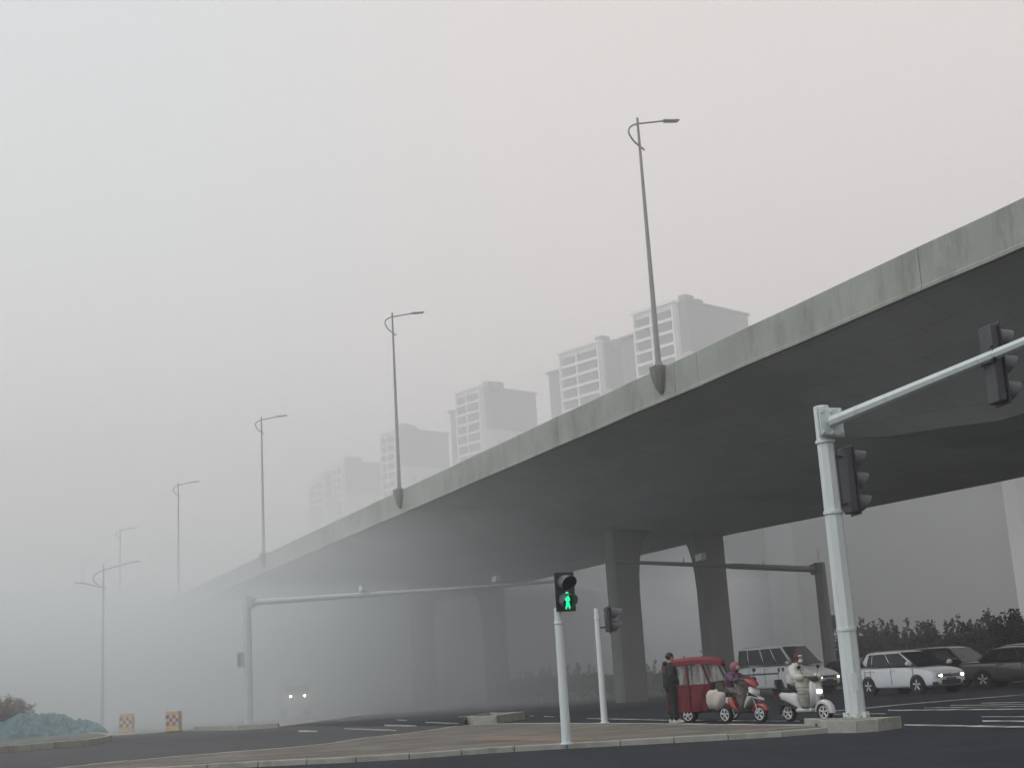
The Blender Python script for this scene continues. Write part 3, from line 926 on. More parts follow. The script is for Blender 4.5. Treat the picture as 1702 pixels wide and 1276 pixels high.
def leaves(mb, c, r, n, size, rnd, flat=1.0, up=.3):
    for _ in range(n):
        d_ = V((rnd.gauss(0, 1), rnd.gauss(0, 1), rnd.gauss(0, 1))).normalized()
        k = rnd.random() ** .45
        p = V(c) + V((d_.x * r[0] * k, d_.y * r[1] * k, d_.z * r[2] * k))
        a = V((rnd.gauss(0, 1), rnd.gauss(0, 1), rnd.gauss(up, 1))).normalized()
        b_ = a.cross(V((rnd.gauss(0, 1), rnd.gauss(0, 1), rnd.gauss(0, 1)))).normalized()
        s_ = size * rnd.uniform(.6, 1.35)
        mb.add([p - b_ * s_ * .38, p + a * s_ * .55, p + b_ * s_ * .38, p + a * s_ * 1.15][:4] if False else [p, p + a * s_ * .5 + b_ * s_ * .32, p + a * s_, p + a * s_ * .5 - b_ * s_ * .32], [(0, 1, 2, 3)])
rnd = random.Random(3)
bc = D(4, 1180, 62); bc.z = .95
bush = empty('dry_bush', bc, 0, 'reddish bare bush behind the teal netted mound', 'bush')
mb, mt = MB(), MB()
for k in range(70):
    a, l = rnd.uniform(0, 6.28), rnd.uniform(.6, 1.45)
    lean = rnd.uniform(.25, 1.35)
    e_ = V((math.cos(a) * lean * l * 1.1, math.sin(a) * lean * l * .8, l * (1.1 - lean * .4)))
    mt.tube([(0, 0, 0), tuple(e_ * .5 + V((0, 0, .06))), tuple(e_)], [.02, .012, .004], 5)
    leaves(mb, e_ * .75, (.22, .22, .2), 60, .075, rnd)
mt.build('stem', M['twig'], bush, 0); mb.build('foliage', M['leaf_dry'], bush, 0)

# ------------------------------------------------------------------ hedges
def hedge(name, p0, p1, h, dep, n, label, seed, size=.15, sprigs=90, m=None):
    rnd = random.Random(seed)
    p0, p1 = V((p0.x, p0.y, 0)), V((p1.x, p1.y, 0))
    L = (p1 - p0).length
    an = math.atan2(p1.y - p0.y, p1.x - p0.x)
    r = empty(name, p0, an, label, 'hedge')
    mb = MB()
    for k in range(n):
        x = rnd.uniform(0, L)
        top = h * (.86 + .16 * noise.noise(V((x * .35, seed, 0))) + .12 * noise.noise(V((x * 1.1, seed, 4))))
        z = top * rnd.random() ** .55
        y = rnd.uniform(-1, 1) * dep / 2 * (1 - .35 * (z / h) ** 3)
        leaves(mb, (x, y, z), (.16, .16, .14), 5, size, rnd)
    mt = MB()
    for k in range(sprigs):
        x, y = rnd.uniform(0, L), rnd.uniform(-.4, .4) * dep
        top = h * (.86 + .16 * noise.noise(V((x * .35, seed, 0))))
        l = rnd.uniform(.25, .8) if rnd.random() > .2 else rnd.uniform(.6, 1.15)
        e_ = V((x + rnd.gauss(0, .12), y, top + l))
        mt.tube([(x, y, top - .5), tuple(e_)], [.018, .006], 4)
        for q in range(int(5 + l * 12)):
            leaves(mb, V((x, y, top - .2)).lerp(e_, rnd.uniform(.25, 1.02)), (.09, .09, .06), 3, size * .95, rnd, up=.8)
    for k in range(int(L * 1.5)):
        x, y = rnd.uniform(0, L), rnd.uniform(-.3, .3) * dep
        mt.tube([(x, y, 0), (x + rnd.gauss(0, .2), y, h * .7)], [.03, .012], 4)
    mt.build('stems', M['twig'], r, 0); mb.build('foliage', m or M['leaf'], r, 0)
    return r
hedge('hedge', D(1398, 1100, 76), D(1760, 1100, 66), 2.75, 2.2, 7500, 'dark tall evergreen hedge behind the waiting cars', 5, .17, 150)
hedge('hedge', D(830, 1135, 96), D(1240, 1125, 84), 1.75, 1.6, 4000, 'low dark hedge at the feet of the flyover piers', 9, .16, 40)
# ------------------------------------------------------------------ vehicles
def lerp(a, b, t): return a + (b - a) * t
M['car_white'] = mat('white_car_paint', (.78, .83, .86), .4, .03, 2, coat=.3)
M['car_grey'] = mat('grey_car_paint', (.07, .073, .078), .3, .06, 2, coat=.6)
M['car_black'] = mat('black_car_paint', (.018, .019, .022), .3, .06, 2, coat=.6)
M['car_maroon'] = mat('dusty_bonnet_paint', (.2, .165, .165), .35, .05, 2, coat=.4)
M['lamp_clear'] = glassy('headlamp_glass', (.3, .31, .33), .1)
M['lamp_on'] = glow('headlight_lit', (1, .93, .8), 9)
M['lamp_warm'] = glow('headlight_warm', (1, .72, .42), 6)
M['lamp_fog'] = glow('headlight_in_fog', (1, .88, .6), 110)
M['tail_red'] = mat('tail_lamp', (.25, .015, .015), .25, .1, 4)
M['amber_on'] = glow('amber_lit', (1, .62, .22), 5)
M['trim'] = mat('chrome', (.5, .52, .54), .22, .05, 3, metal=.8)
M['plate'] = mat('number_plate', (.03, .06, .2), .5, .05, 3)

def wheel(parent, c, r, w_, sg):
    x, y, z = c
    t_ = MB().lathe([(y - w_ / 2, r * .66), (y - w_ / 2, r * .93), (y - w_ * .36, r), (y + w_ * .36, r), (y + w_ / 2, r * .93), (y + w_ / 2, r * .66)], 'Y', (x, 0, z), 28).build('wheel', M['rubber'], parent, 40)
    f = y + sg * w_ * .38
    MB().lathe([(f - sg * .05, r * .67), (f, r * .66)], 'Y', (x, 0, z), 24).build('hub_recess', M['rim_dark'], t_, 40)
    mb = MB()
    n = 24
    # rim ring
    ri = [[], [], [], []]
    for k in range(n):
        a = k * 2 * math.pi / n
        for q_, (rr, yy) in enumerate(((r * .72, f), (r * .72, f + sg * .02), (r * .58, f + sg * .02), (r * .58, f))):
            ri[q_].append((x + rr * math.cos(a), yy, z + rr * math.sin(a)))
    mb.loft(ri, caps=False)
    for k in range(5):
        a = k * 2 * math.pi / 5 + .3
        for da in (-.13, .13):
            p0 = V((x, f + sg * .012, z)) + V((math.cos(a) * r * .1, 0, math.sin(a) * r * .1))
            p1 = V((x, f + sg * .006, z)) + V((math.cos(a + da) * r * .62, 0, math.sin(a + da) * r * .62))
            mb.tube([p0, p1], [r * .085, r * .075], 6)
    mb.lathe([(f - sg * .01, r * .16), (f + sg * .02, r * .14)], 'Y', (x, 0, z), 12)
    mb.build('rim', M['rim'], t_, 40)
    return t_

def car(name, label, cat, loc, rz, L, W, zb, belt, roof, body, sect, gh, wb, wr, lights=None, grille_z=None, nwin=2, split=(.46,), extra=None, roofm=None, gl=None):
    """sect: lower-body stations (x, half width, bottom, top); gh: greenhouse (belt front x, belt rear x, roof front x, roof rear x, belt half width, roof half width)"""
    r = empty(name, loc, rz, label, cat)
    rings = []
    for x, hw, b_, tp in sect:
        h = tp - b_
        half = [(hw * .86, b_), (hw * .965, b_ + .07), (hw, b_ + h * .34), (hw * 1.0, b_ + h * .62), (hw * .975, tp - h * .12), (hw * .92, tp - h * .03), (hw * .78, tp), (hw * .4, tp + .018)]
        rings.append([(x, y, z) for y, z in half] + [(x, -y, z) for y, z in reversed(half)])
    bo = MB().loft(rings).build('body', body, r, 45)
    sb = bo.modifiers.new('subdivision', 'SUBSURF'); sb.levels = sb.render_levels = 2
    bf, brr, rf, rr, wbt, wrf = gh
    # greenhouse shell
    bz = belt - .04
    ring = lambda xf, xr, hw, z, c: [(xf, hw - c, z), (xf - c * .6, hw, z), (xr + c * .6, hw, z), (xr, hw - c, z), (xr, -hw + c, z), (xr + c * .6, -hw, z), (xf - c * .6, -hw, z), (xf, -hw + c, z)]
    g = MB().loft([ring(bf, brr, wbt, bz, .1), ring(lerp(bf, rf, .55), lerp(brr, rr, .6), lerp(wbt, wrf, .5), lerp(bz, roof, .55), .11), ring(lerp(bf, rf, .93), lerp(brr, rr, .93), lerp(wbt, wrf, .92), lerp(bz, roof, .93), .13), ring(rf - .08, rr + .08, wrf - .04, roof - .02, .16), ring(rf - .3, rr + .3, wrf - .2, roof + .012, .12), ring(rf - .6, rr + .55, wrf - .38, roof + .025, .08)])
    gs = g.build('cabin', roofm or body, r, 50)
    sc_ = gs.modifiers.new('subdivision', 'SUBSURF'); sc_.levels = sc_.render_levels = 2
    # glass
    def side(sg, u0, u1, v0=.12, v1=.86):
        def pt(u, v):
            x = lerp(lerp(bf, brr, u), lerp(rf, rr, u), v)
            y = lerp(wbt, wrf, v)
            return V((x, sg * (y + .012 - .02 * (v > .5) * 0), lerp(belt - .04, roof, v)))
        q = [pt(u0, v0), pt(u1, v0), pt(u1, v1), pt(u0, v1)]
        in_ = [V((p.x, p.y - sg * .05, p.z)) for p in q]
        return MB().loft([q, in_]).build('side_window', gl or M['glass'], r, 0)
    us = [.045] + list(split) + [.955]
    for sg in (1, -1):
        for a, c in zip(us, us[1:]):
            if c - a < .17 and a > .8: continue      # solid rear pillar
            side(sg, a + .012, c - .012)
    def scr(nm, xb, xt, sg, v0, v1):
        def pt(s, v):
            return V((lerp(xb, xt, v) + sg * .016, s * (lerp(wbt, wrf, v) - .09), lerp(belt - .04, roof, v) + .006))
        q = [pt(-1, v0), pt(1, v0), pt(1, v1), pt(-1, v1)]
        in_ = [p - V((sg * .05, 0, .03)) for p in q]
        return MB().loft([q, in_]).build(nm, gl or M['glass'], r, 0)
    scr('windscreen', bf, rf, 1, .06, .9)
    scr('rear_window', brr, rr, -1, .2, .86)
    # wheels in dark arches
    hwm = W / 2
    for x in wb:
        for sg in (1, -1):
            MB().lathe([(sg * (hwm - .2), wr * 1.12), (sg * (hwm + .006), wr * 1.12), (sg * (hwm + .006), wr * 1.02), (sg * (hwm - .2), wr * 1.02)], 'Y', (x, 0, wr + .015), 24).build('wheel_arch', M['black'], r, 40)
            wheel(r, (x, sg * (hwm - .085), wr), wr, .2, sg)
    fx, fh, fb, ft = sect[-1]; rx = sect[0][0]
    hz = lerp(fb, ft, .8)
    lm, lm2 = (lights or (M['lamp_clear'], M['lamp_clear']))
    for sg, m_ in ((1, lm), (-1, lm2)):
        hl = MB().box((fx - .1, sg * (fh * .8), hz), (.34, fh * .36, .15), rz=-sg * .42, ry=-.12).build('headlight', M['lamp_clear'], r, 30, .03)
        if m_ is not M['lamp_clear']:
            MB().ball((fx + .05, sg * fh * .78, hz), (.05, .085, .06), 10, 6).build('lit_bulb', m_, hl)
        MB().box((rx + .06, sg * sect[0][1] * .84, lerp(sect[0][2], sect[0][3], .78)), (.2, .2, .28), rz=sg * .25).build('tail_light', M['tail_red'], r, 30, .03)
        MB().tube([(bf - .28, sg * (wbt + .0), belt + .03), (bf - .26, sg * (wbt + .14), belt + .07)], .03, 6).ball((bf - .25, sg * (wbt + .16), belt + .1), (.09, .11, .085), 12, 6).build('wing_mirror', body, r)
        for u in us[1:]:
            x = lerp(bf, brr, u) + .14
            if x > brr + .3:
                MB().box((x, sg * (W / 2 + .004), belt - .12), (.2, .03, .035)).build('door_handle', body, r, 0, .008)
        if nwin:
            for u in [.05] + list(split):
                x = lerp(bf, brr, u)
                MB().box((x, sg * (W / 2 - .002), lerp(zb, belt, .55)), (.014, .012, (belt - zb) * .72)).build('door_gap', M['black'], r, 0)
    gz = grille_z or lerp(fb, ft, .7)
    MB().box((fx + .012, 0, gz), (.05, fh * 1.15, .09)).build('grille', M['black'], r, 0, .01)
    MB().box((fx + .016, 0, lerp(fb, ft, .2)), (.06, fh * 1.3, .16)).build('air_intake', M['black'], r, 0, .02)
    MB().box((fx + .03, 0, lerp(fb, ft, .42)), (.03, .44, .12)).build('number_plate', M['plate'], r, 0)
    MB().box((fx + .036, 0, gz), (.02, fh * 1.1, .016)).build('grille_bar', M['trim'], r, 0)
    if extra: extra(r)
    return r

YAW = R_(-44)
def at(px, d): 
    p = D(px, 1120, d); p.z = 0; return p
SUV = dict(L=4.3, W=1.8, zb=.22, belt=1.0, roof=1.56)
hat_sect = [(-2.12, .70, .42, .88), (-2.06, .80, .3, .98), (-1.8, .87, .24, 1.0), (-.9, .9, .2, 1.0), (.7, .9, .2, .99), (1.25, .885, .21, .95), (1.75, .85, .22, .88), (2.02, .78, .25, .79), (2.12, .66, .32, .7)]
def hatch_extra(r):
    MB().lathe([(2.125, .075), (2.15, .07), (2.155, .055)], 'X', (0, 0, .635), 20).build('badge', M['trim'], r, 40)
    for sg in (1, -1):
        MB().box((2.02, sg * .62, .36), (.16, .3, .1), rz=-sg * .35).build('fog_lamp_recess', M['black'], r, 30, .02)
        MB().tube([(.55, sg * .57, 1.6), (-1.45, sg * .6, 1.6)], .018, 6).build('roof_rail', M['trim'], r)
car('white_hatchback', 'white compact hatchback with lit headlights, just right of the tall signal pole', 'car', at(1512, 51), R_(-64), 4.3, 1.8, .22, 1.0, 1.58, M['car_white'], hat_sect,
    (1.34, -2.02, .22, -1.66, .84, .66), (1.33, -1.32), .325, (M['lamp_on'], M['lamp_on']), .63, 2, (.4, .74, .84), hatch_extra)
sed_sect = [(-2.35, .68, .45, .92), (-2.28, .8, .32, 1.0), (-1.9, .88, .25, 1.02), (-.9, .92, .21, .98), (.6, .92, .21, .96), (1.3, .9, .22, .92), (1.9, .86, .24, .84), (2.25, .76, .28, .74), (2.36, .62, .34, .66)]
car('grey_sedan', 'dark grey sedan cut by the right edge of the view', 'car', at(1708, 52), R_(-42), 4.7, 1.84, .22, .98, 1.5, M['car_grey'], sed_sect,
    (1.15, -1.75, .25, -.95, .86, .62), (1.42, -1.38), .33, None, None, 2, (.33, .66))
car('black_people_carrier', 'black people carrier half hidden behind the white hatchback', 'car', at(1580, 58), R_(-60), 4.7, 1.86, .22, 1.02, 1.68, M['car_black'], sed_sect,
    (1.5, -2.1, .55, -1.85, .88, .68), (1.42, -1.4), .33, (M['lamp_clear'], M['lamp_clear']), None, 2, (.3, .62))
car('black_saloon', 'black car behind the grey sedan at the right edge', 'car', at(1735, 57), R_(-58), 4.7, 1.86, .22, 1.02, 1.62, M['car_black'], sed_sect,
    (1.4, -1.9, .5, -1.5, .88, .66), (1.42, -1.4), .33, None, None, 2, (.33, .66))
car('dark_saloon', 'dark car mostly hidden behind the tall signal pole with one lit headlight', 'car', at(1422, 66), R_(-64), 4.5, 1.82, .22, .97, 1.47, M['car_black'], hat_sect,
    (1.15, -1.75, .3, -1.1, .85, .62), (1.36, -1.36), .325, (M['amber_on'], M['amber_on']), None, 2, (.34, .68))

# van
van_sect = [(-2.45, .84, .36, 1.25), (-2.4, .94, .3, 1.32), (-2.0, .97, .28, 1.34), (.6, .97, .28, 1.34), (1.05, .965, .28, 1.3), (1.35, .95, .3, 1.2), (2.1, .88, .32, 1.02), (2.38, .8, .36, .86), (2.44, .72, .42, .78)]
def van_extra(r):
    for sg in (1, -1):
        MB().box((-1.0, sg * .985, 1.0), (2.6, .03, .06)).build('side_rail', M['black'], r, 0, .01)
        MB().box((.62, sg * .985, 1.16), (.07, .04, .16)).build('door_handle', M['black'], r, 0, .01)
        MB().box((.36, sg * .985, 1.16), (.07, .04, .16)).build('door_handle', M['black'], r, 0, .01)
car('white_van', 'white passenger van with dark windows and a sloping bonnet behind the riders', 'van', at(1311, 63), R_(-55), 4.9, 1.95, .28, 1.34, 2.26, M['car_white'], van_sect,
    (1.3, -2.42, .42, -2.36, .95, .8), (1.55, -1.6), .34, (M['lamp_warm'], M['lamp_warm']), .74, 2, (.27, .5, .78), van_extra)

# lorry coming out of the fog
def fog_lorry(loc, rz):
    r = empty('lorry', loc, rz, 'vehicle lost in fog under the flyover, only its two lit headlights showing', 'lorry')
    MB().loft([[(x, y, z) for y, z in ((-1.05, .55), (-1.1, 1.0), (-1.1, 2.2), (-.9, 2.45), (.9, 2.45), (1.1, 2.2), (1.1, 1.0), (1.05, .55))] for x in (-.9, .75, .9)]).build('cab', M['tower_pale'], r, 30, .05)
    MB().box((-3.2, 0, 1.9), (4.4, 2.2, 2.4)).build('cargo_box', M['tower_pale'], r, 0, .03)
    MB().box((-2, 0, .62), (5.6, .9, .22)).build('chassis', M['black'], r, 0)
    r.scale = (.85, .85, .85)
    MB().box((.93, 0, 2.06), (.04, 1.8, .5)).build('windscreen', M['glass'], r, 0)
    for x in (-.1, -4.2):
        for sg in (1, -1): wheel(r, (x, sg * .9, .45), .45, .26, sg)
    for sg in (1, -1):
        h = MB().box((.93, sg * .53, 1.58), (.1, .3, .2)).build('headlight', M['lamp_clear'], r, 0, .02)
        MB().ball((1.0, sg * .53, 1.58), (.06, .075, .075), 12, 8).build('lit_bulb', M['lamp_fog'], h)
p = D(493, 1150, 88); p.z = 0
fog_lorry(p, R_(-76))

# ------------------------------------------------------------------ electric tricycle with red canopy
M['red_cloth'] = stain_or_shade(mat('red_canvas', (.15, .011, .024), .7, .18, 3, bump=.35), (.09, .008, .015), 1.4, (1, 1, .4), .48, .7, .6)
M['red_roof'] = mat('red_roof_cloth', (.19, .02, .036), .6, .12, 3)
pl = bpy.data.materials.new('clear_sheet'); pl.use_nodes = True
t = pl.node_tree; b = t.nodes['Principled BSDF']
b.inputs['Base Color'].default_value = (.62, .64, .63, 1); b.inputs['Roughness'].default_value = .25
b.inputs['Alpha'].default_value = .42
tc = t.nodes.new('ShaderNodeTexCoord'); mp = t.nodes.new('ShaderNodeMapping'); mp.inputs['Scale'].default_value = (3, 3, .5)
nz = t.nodes.new('ShaderNodeTexNoise'); nz.inputs['Scale'].default_value = 2.5; nz.inputs['Detail'].default_value = 5
cr = t.nodes.new('ShaderNodeValToRGB'); cr.color_ramp.elements[0].position = .4; cr.color_ramp.elements[0].color = (.06, .06, .06, 1); cr.color_ramp.elements[1].position = .62; cr.color_ramp.elements[1].color = (.34, .34, .34, 1)
for a_, c_ in ((tc.outputs['Object'], mp.inputs['Vector']), (mp.outputs['Vector'], nz.inputs['Vector']), (nz.outputs['Fac'], cr.inputs['Fac']), (cr.outputs['Color'], b.inputs['Alpha'])): t.links.new(a_, c_)
M['sheet'] = pl
def panel(name, pts, thick, m, parent, nx=10, nz_=8, amp=.0, seed=0):
    """cloth panel over four corners (bl, br, tr, tl), softly creased, with a thickness"""
    bl, br_, tr, tl = [V(p) for p in pts]
    nrm = (br_ - bl).cross(tl - bl).normalized()
    mb = MB(); vs_ = []; fs_ = []
    for lay in (0, 1):
        for j in range(nz_ + 1):
            for i in range(nx + 1):
                u, v = i / nx, j / nz_
                p = bl.lerp(br_, u).lerp(tl.lerp(tr, u), v)
                e_ = math.sin(math.pi * u) * .6 + .4
                p = p + nrm * (amp * e_ * (noise.noise(V((u * 4, v * 1.2, seed))) + .6 * noise.noise(V((u * 9, v * 2, seed + 3)))) - lay * thick)
                vs_.append(p)
    n1 = (nx + 1) * (nz_ + 1)
    for j in range(nz_):
        for i in range(nx):
            a = j * (nx + 1) + i
            fs_.append((a, a + 1, a + nx + 2, a + nx + 1))
            fs_.append((n1 + a + nx + 1, n1 + a + nx + 2, n1 + a + 1, n1 + a))
    edge = [i for i in range(nx + 1)] + [(j + 1) * (nx + 1) + nx for j in range(nz_)] + [nz_ * (nx + 1) + nx - 1 - i for i in range(nx)] + [(nz_ - 1 - j) * (nx + 1) for j in range(nz_ - 1)]
    for k in range(len(edge)):
        a, c = edge[k], edge[(k + 1) % len(edge)]
        fs_.append((c, a, n1 + a, n1 + c))
    mb.add(vs_, fs_)
    return mb.build(name, m, parent, 60)
q = G(1164, 1198.5)
tk = empty('canopy_tricycle', q, R_(-14), 'small electric tricycle with a red canvas cabin and clear plastic windows', 'tricycle')
TW = .52
x0, x1, xf = -.92, .42, .98
zs, zm, zr = .3, 1.0, 1.62
for sg in (-1, 1):
    y = sg * TW
    o_ = 1 if sg < 0 else -1
    def pn(nm, a, c, m_, **k):
        pts = a if sg < 0 else [a[1], a[0], a[3], a[2]]
        return panel(nm, pts, .012, m_, tk, **k)
    pn('side_skirt', [(x0, y, zs), (-.22, y * 1.02, zs - .02), (-.22, y, zm), (x0, y, zm)], 0, M['red_cloth'], amp=.05, seed=1)
    pn('side_skirt', [(-.19, y * 1.02, zs - .02), (x1, y, zs + .02), (x1 + .02, y, zm), (-.19, y, zm)], 0, M['red_cloth'], amp=.05, seed=2)
    pn('side_window', [(x0 + .08, y, zm + .02), (-.26, y, zm + .02), (-.26, y * .97, zr - .05), (x0 + .1, y * .97, zr - .05)], 0, M['sheet'], amp=.025, seed=3)
    pn('side_window', [(-.15, y, zm + .02), (x1, y, zm + .02), (x1 - .2, y * .97, zr - .05), (-.15, y * .97, zr - .05)], 0, M['sheet'], amp=.025, seed=4)
    pn('side_window', [(x1 + .08, y, zm + .05), (xf - .05, y * .96, zm + .1), (xf - .26, y * .95, zr - .05), (x1 - .1, y * .97, zr - .05)], 0, M['sheet'], amp=.015, seed=5)
    mb = MB()
    mb.tube([(x0 + .02, y, zs), (x0 + .04, y * .99, zr)], .028, 8)
    mb.tube([(-.205, y * 1.01, zs), (-.205, y * .99, zr)], .035, 8)
    mb.tube([(x1 + .04, y * 1.01, zs + .1), (x1 + .05, y * 1.01, zm), (x1 - .16, y * .99, zr)], .03, 8)
    mb.build('cabin_frame', M['red_cloth'], tk)
    MB().tube([(xf + .08, y * .9, .75), (xf, y * .95, zm + .1), (xf - .24, y * .95, zr)], .022, 8).build('front_frame', M['black'], tk)
    MB().tube([(x1, y, zm + .04), (xf, y * .95, zm + .08)], .018, 6).build('frame_rail', M['black'], tk)
panel('rear_panel', [(x0, TW, zs), (x0, -TW, zs), (x0 + .04, -TW, zr), (x0 + .04, TW, zr)], .012, M['red_cloth'], tk, amp=.03, seed=6)
panel('windscreen', [(xf, -TW * .95, zm + .08), (xf, TW * .95, zm + .08), (xf - .22, TW * .95, zr - .02), (xf - .22, -TW * .95, zr - .02)], .012, M['sheet'], tk)
rr = []
for x, h in ((x0 - .06, -.06), (x0, .02), (-.5, .06), (0, .075), (.5, .06), (xf - .2, .02), (xf - .1, -.05)):
    rr.append([(x, y * (TW + .05), zr + h + dz) for y, dz in ((-1, -.13), (-1.0, -.01), (-.7, .05), (0, .075), (.7, .05), (1.0, -.01), (1, -.13), (.9, -.05), (0, 0), (-.9, -.05))])
MB().loft(rr).build('roof', M['red_roof'], tk, 50)
MB().box((-.2, 0, .3), (1.5, .9, .1)).build('chassis', M['black'], tk, 0, .02)
MB().box((-.5, 0, .6), (.6, .9, .4)).build('bench', M['black'], tk, 0, .04)
MB().loft([[(xf + .1 - dx, y * .36, z) for y in (-1, 1)] + [(xf - .05 - dx, y * .36, z) for y in (1, -1)] for z, dx in ((.35, .0), (.7, .03), (1.0, .1))]).build('front_shield', M['red_cloth'], tk, 30, .03)
for y in (-.46, .46): wheel(tk, (-.3, y, .2), .2, .1, 1 if y > 0 else -1)
wheel(tk, (1.05, 0, .2), .2, .1, -1)
MB().tube([(1.02, 0, .2), (.9, 0, .8), (.84, 0, 1.0)], .03, 8).tube([(.8, -.3, 1.03), (.84, 0, 1.0), (.8, .3, 1.03)], .018, 8).build('handlebar', M['black'], tk)
MB().box((x0 - .03, -.3, .42), (.05, .14, .08)).build('tail_light', M['tail_red'], tk, 0, .01)

# ------------------------------------------------------------------ scooters
M['sc_white'] = mat('white_scooter_paint', (.56, .58, .58), .28, .04, 3, coat=.5)
M['sc_red'] = mat('red_scooter_paint', (.28, .03, .02), .3, .08, 3, coat=.5)
M['sc_black'] = mat('scooter_black', (.022, .022, .025), .4, .1, 5)
M['lamp_white'] = glow('scooter_headlight', (.95, 1, .95), 3.2)
def oval(x, z, hw, hl, tilt=0, n=12, pw=2.4):
    """ring of an oval cross-section in the plane normal to the column; x forward"""
    out = []
    for k in range(n):
        a = k * 2 * math.pi / n
        c, s = math.cos(a), math.sin(a)
        c = math.copysign(abs(c) ** (2 / pw), c); s = math.copysign(abs(s) ** (2 / pw), s)
        out.append((x + hl * c, hw * s, z - tilt * hl * c))
    return out
def fender(name, cx, r, w_, a0, a1, m, parent, flare=1.0):
    rr = []
    n = 9
    for k in range(n + 1):
        a = lerp(a0, a1, k / n)
        kk = 1 - .25 * abs(k / n - .5) * 2
        rr.append([(cx + (r + dr) * math.cos(a), y * w_ * kk, r * 0 + .22 + (r + dr) * math.sin(a)) for y, dr in ((-1, -.05), (-1, .0), (-.6, .035), (0, .05), (.6, .035), (1, 0), (1, -.05), (.7, -.01), (0, .01), (-.7, -.01))])
    return MB().loft(rr).build(name, m, parent, 50)
def scooter(loc, rz, label, sport):
    r = empty('red_scooter' if sport else 'white_scooter', loc, rz, label, 'scooter')
    body = M['sc_red'] if sport else M['sc_white']
    wheel(r, (.66, 0, .22), .22, .11, -1); wheel(r, (-.58, 0, .22), .22, .12, -1)
    if sport:
        fender('front_fender', .66, .25, .09, R_(20), R_(165), M['sc_red'], r)
        MB().tube([(.66, .08, .22), (.52, .08, .62)], .024, 8).tube([(.66, -.08, .22), (.52, -.08, .62)], .024, 8).build('fork', M['trim'], r)
        # pointed white beak over the front wheel, red cheeks
        MB().loft([oval(.22, .36, .17, .05), oval(.33, .52, .19, .1), oval(.46, .66, .2, .14), oval(.5, .8, .17, .11), oval(.44, .92, .12, .07)]).build('front_shield', M['sc_white'], r, 50)
        MB().loft([oval(.78, .56, .03, .03), oval(.66, .6, .12, .12), oval(.5, .66, .2, .12), oval(.42, .74, .2, .06)]).build('front_beak', M['sc_white'], r, 50)
        for sg in (1, -1):
            MB().loft([[(.72, sg * .05, .6), (.7, sg * .08, .64), (.5, sg * .185, .78), (.46, sg * .2, .7)], [(.72, sg * .06, .615), (.69, sg * .1, .65), (.5, sg * .205, .79), (.46, sg * .225, .7)]]).build('headlight', M['lens'], r, 30)
        MB().loft([oval(.52, .93, .12, .12), oval(.46, 1.0, .16, .15), oval(.38, 1.08, .17, .13), oval(.3, 1.13, .12, .08)]).build('handlebar_cowl', M['sc_red'], r, 50)
        MB().box((.12, 0, .3), (.52, .34, .09)).build('footboard', M['sc_black'], r, 0, .03)
        MB().loft([oval(-.12, .36, .14, .05), oval(-.3, .46, .17, .2), oval(-.5, .6, .17, .34), oval(-.55, .68, .14, .36)]).build('rear_body', M['sc_red'], r, 50)
        MB().loft([[(-.98, y * .1, .74 + dz) for y, dz in ((-1, 0), (1, 0), (1, .06), (-1, .06))], [(-.3, y * .19, .5 + dz) for y, dz in ((-1, 0), (1, 0), (1, .16), (-1, .16))]]).build('side_flash', M['sc_white'], r, 40, .02)
        fender('rear_fender', -.6, .25, .08, R_(40), R_(170), M['sc_black'], r)
    else:
        fender('front_fender', .66, .26, .125, R_(-5), R_(178), M['sc_white'], r)
        MB().tube([(.66, 0, .22), (.58, 0, .6)], .035, 8).build('fork', M['sc_black'], r)
        MB().loft([oval(.22, .3, .15, .045), oval(.36, .4, .2, .06), oval(.42, .55, .225, .075), oval(.42, .75, .215, .085), oval(.38, .92, .17, .075), oval(.35, 1.0, .1, .05)]).build('front_shield', M['sc_white'], r, 55)
        MB().loft([oval(.36, .3, .05, .02), oval(.455, .4, .1, .03), oval(.5, .55, .12, .035), oval(.5, .75, .115, .035), oval(.45, .92, .09, .03)]).build('shield_panel', M['sc_white'], r, 55)
        hl = MB().loft([[(.515, y * .085, .72 + z) for y, z in ((-1, -.05), (1, -.05), (1.1, .05), (-1.1, .05))], [(.56, y * .08, .72 + z) for y, z in ((-1, -.045), (1, -.045), (1.1, .045), (-1.1, .045))]]).build('headlight', M['lamp_white'], r, 30, .015)
        MB().loft([oval(.42, .98, .1, .08), oval(.38, 1.05, .14, .1), oval(.32, 1.1, .11, .08)]).build('handlebar_cowl', M['sc_black'], r, 50)
        MB().box((.1, 0, .28), (.55, .4, .1)).build('footboard', M['sc_white'], r, 0, .04)
        MB().loft([oval(-.1, .32, .14, .06), oval(-.22, .42, .19, .14), oval(-.42, .56, .2, .36), oval(-.46, .68, .17, .4), oval(-.44, .73, .14, .36)]).build('rear_body', M['sc_white'], r, 55)
        MB().loft([[(-.82, y * .2, .46 + z) for y, z in ((-1, 0), (1, 0), (1, .03), (-1, .03))], [(-.15, y * .215, .3 + z) for y, z in ((-1, 0), (1, 0), (1, .05), (-1, .05))]]).build('side_trim', M['sc_black'], r, 40, .01)
        fender('rear_fender', -.6, .25, .1, R_(60), R_(190), M['sc_black'], r)
        MB().loft([oval(-.82, .83, .15, .05), oval(-.86, .95, .16, .05), oval(-.88, 1.06, .13, .04)]).build('backrest', M['sc_black'], r, 50)
        MB().box((-.78, 0, .2), (.16, .12, .18)).build('exhaust_cover', M['trim'], r, 0, .03)
    MB().loft([oval(-.36, .73, .16, .36), oval(-.38, .79, .17, .38), oval(-.4, .82, .13, .33)]).build('seat', M['sc_black'], r, 50)
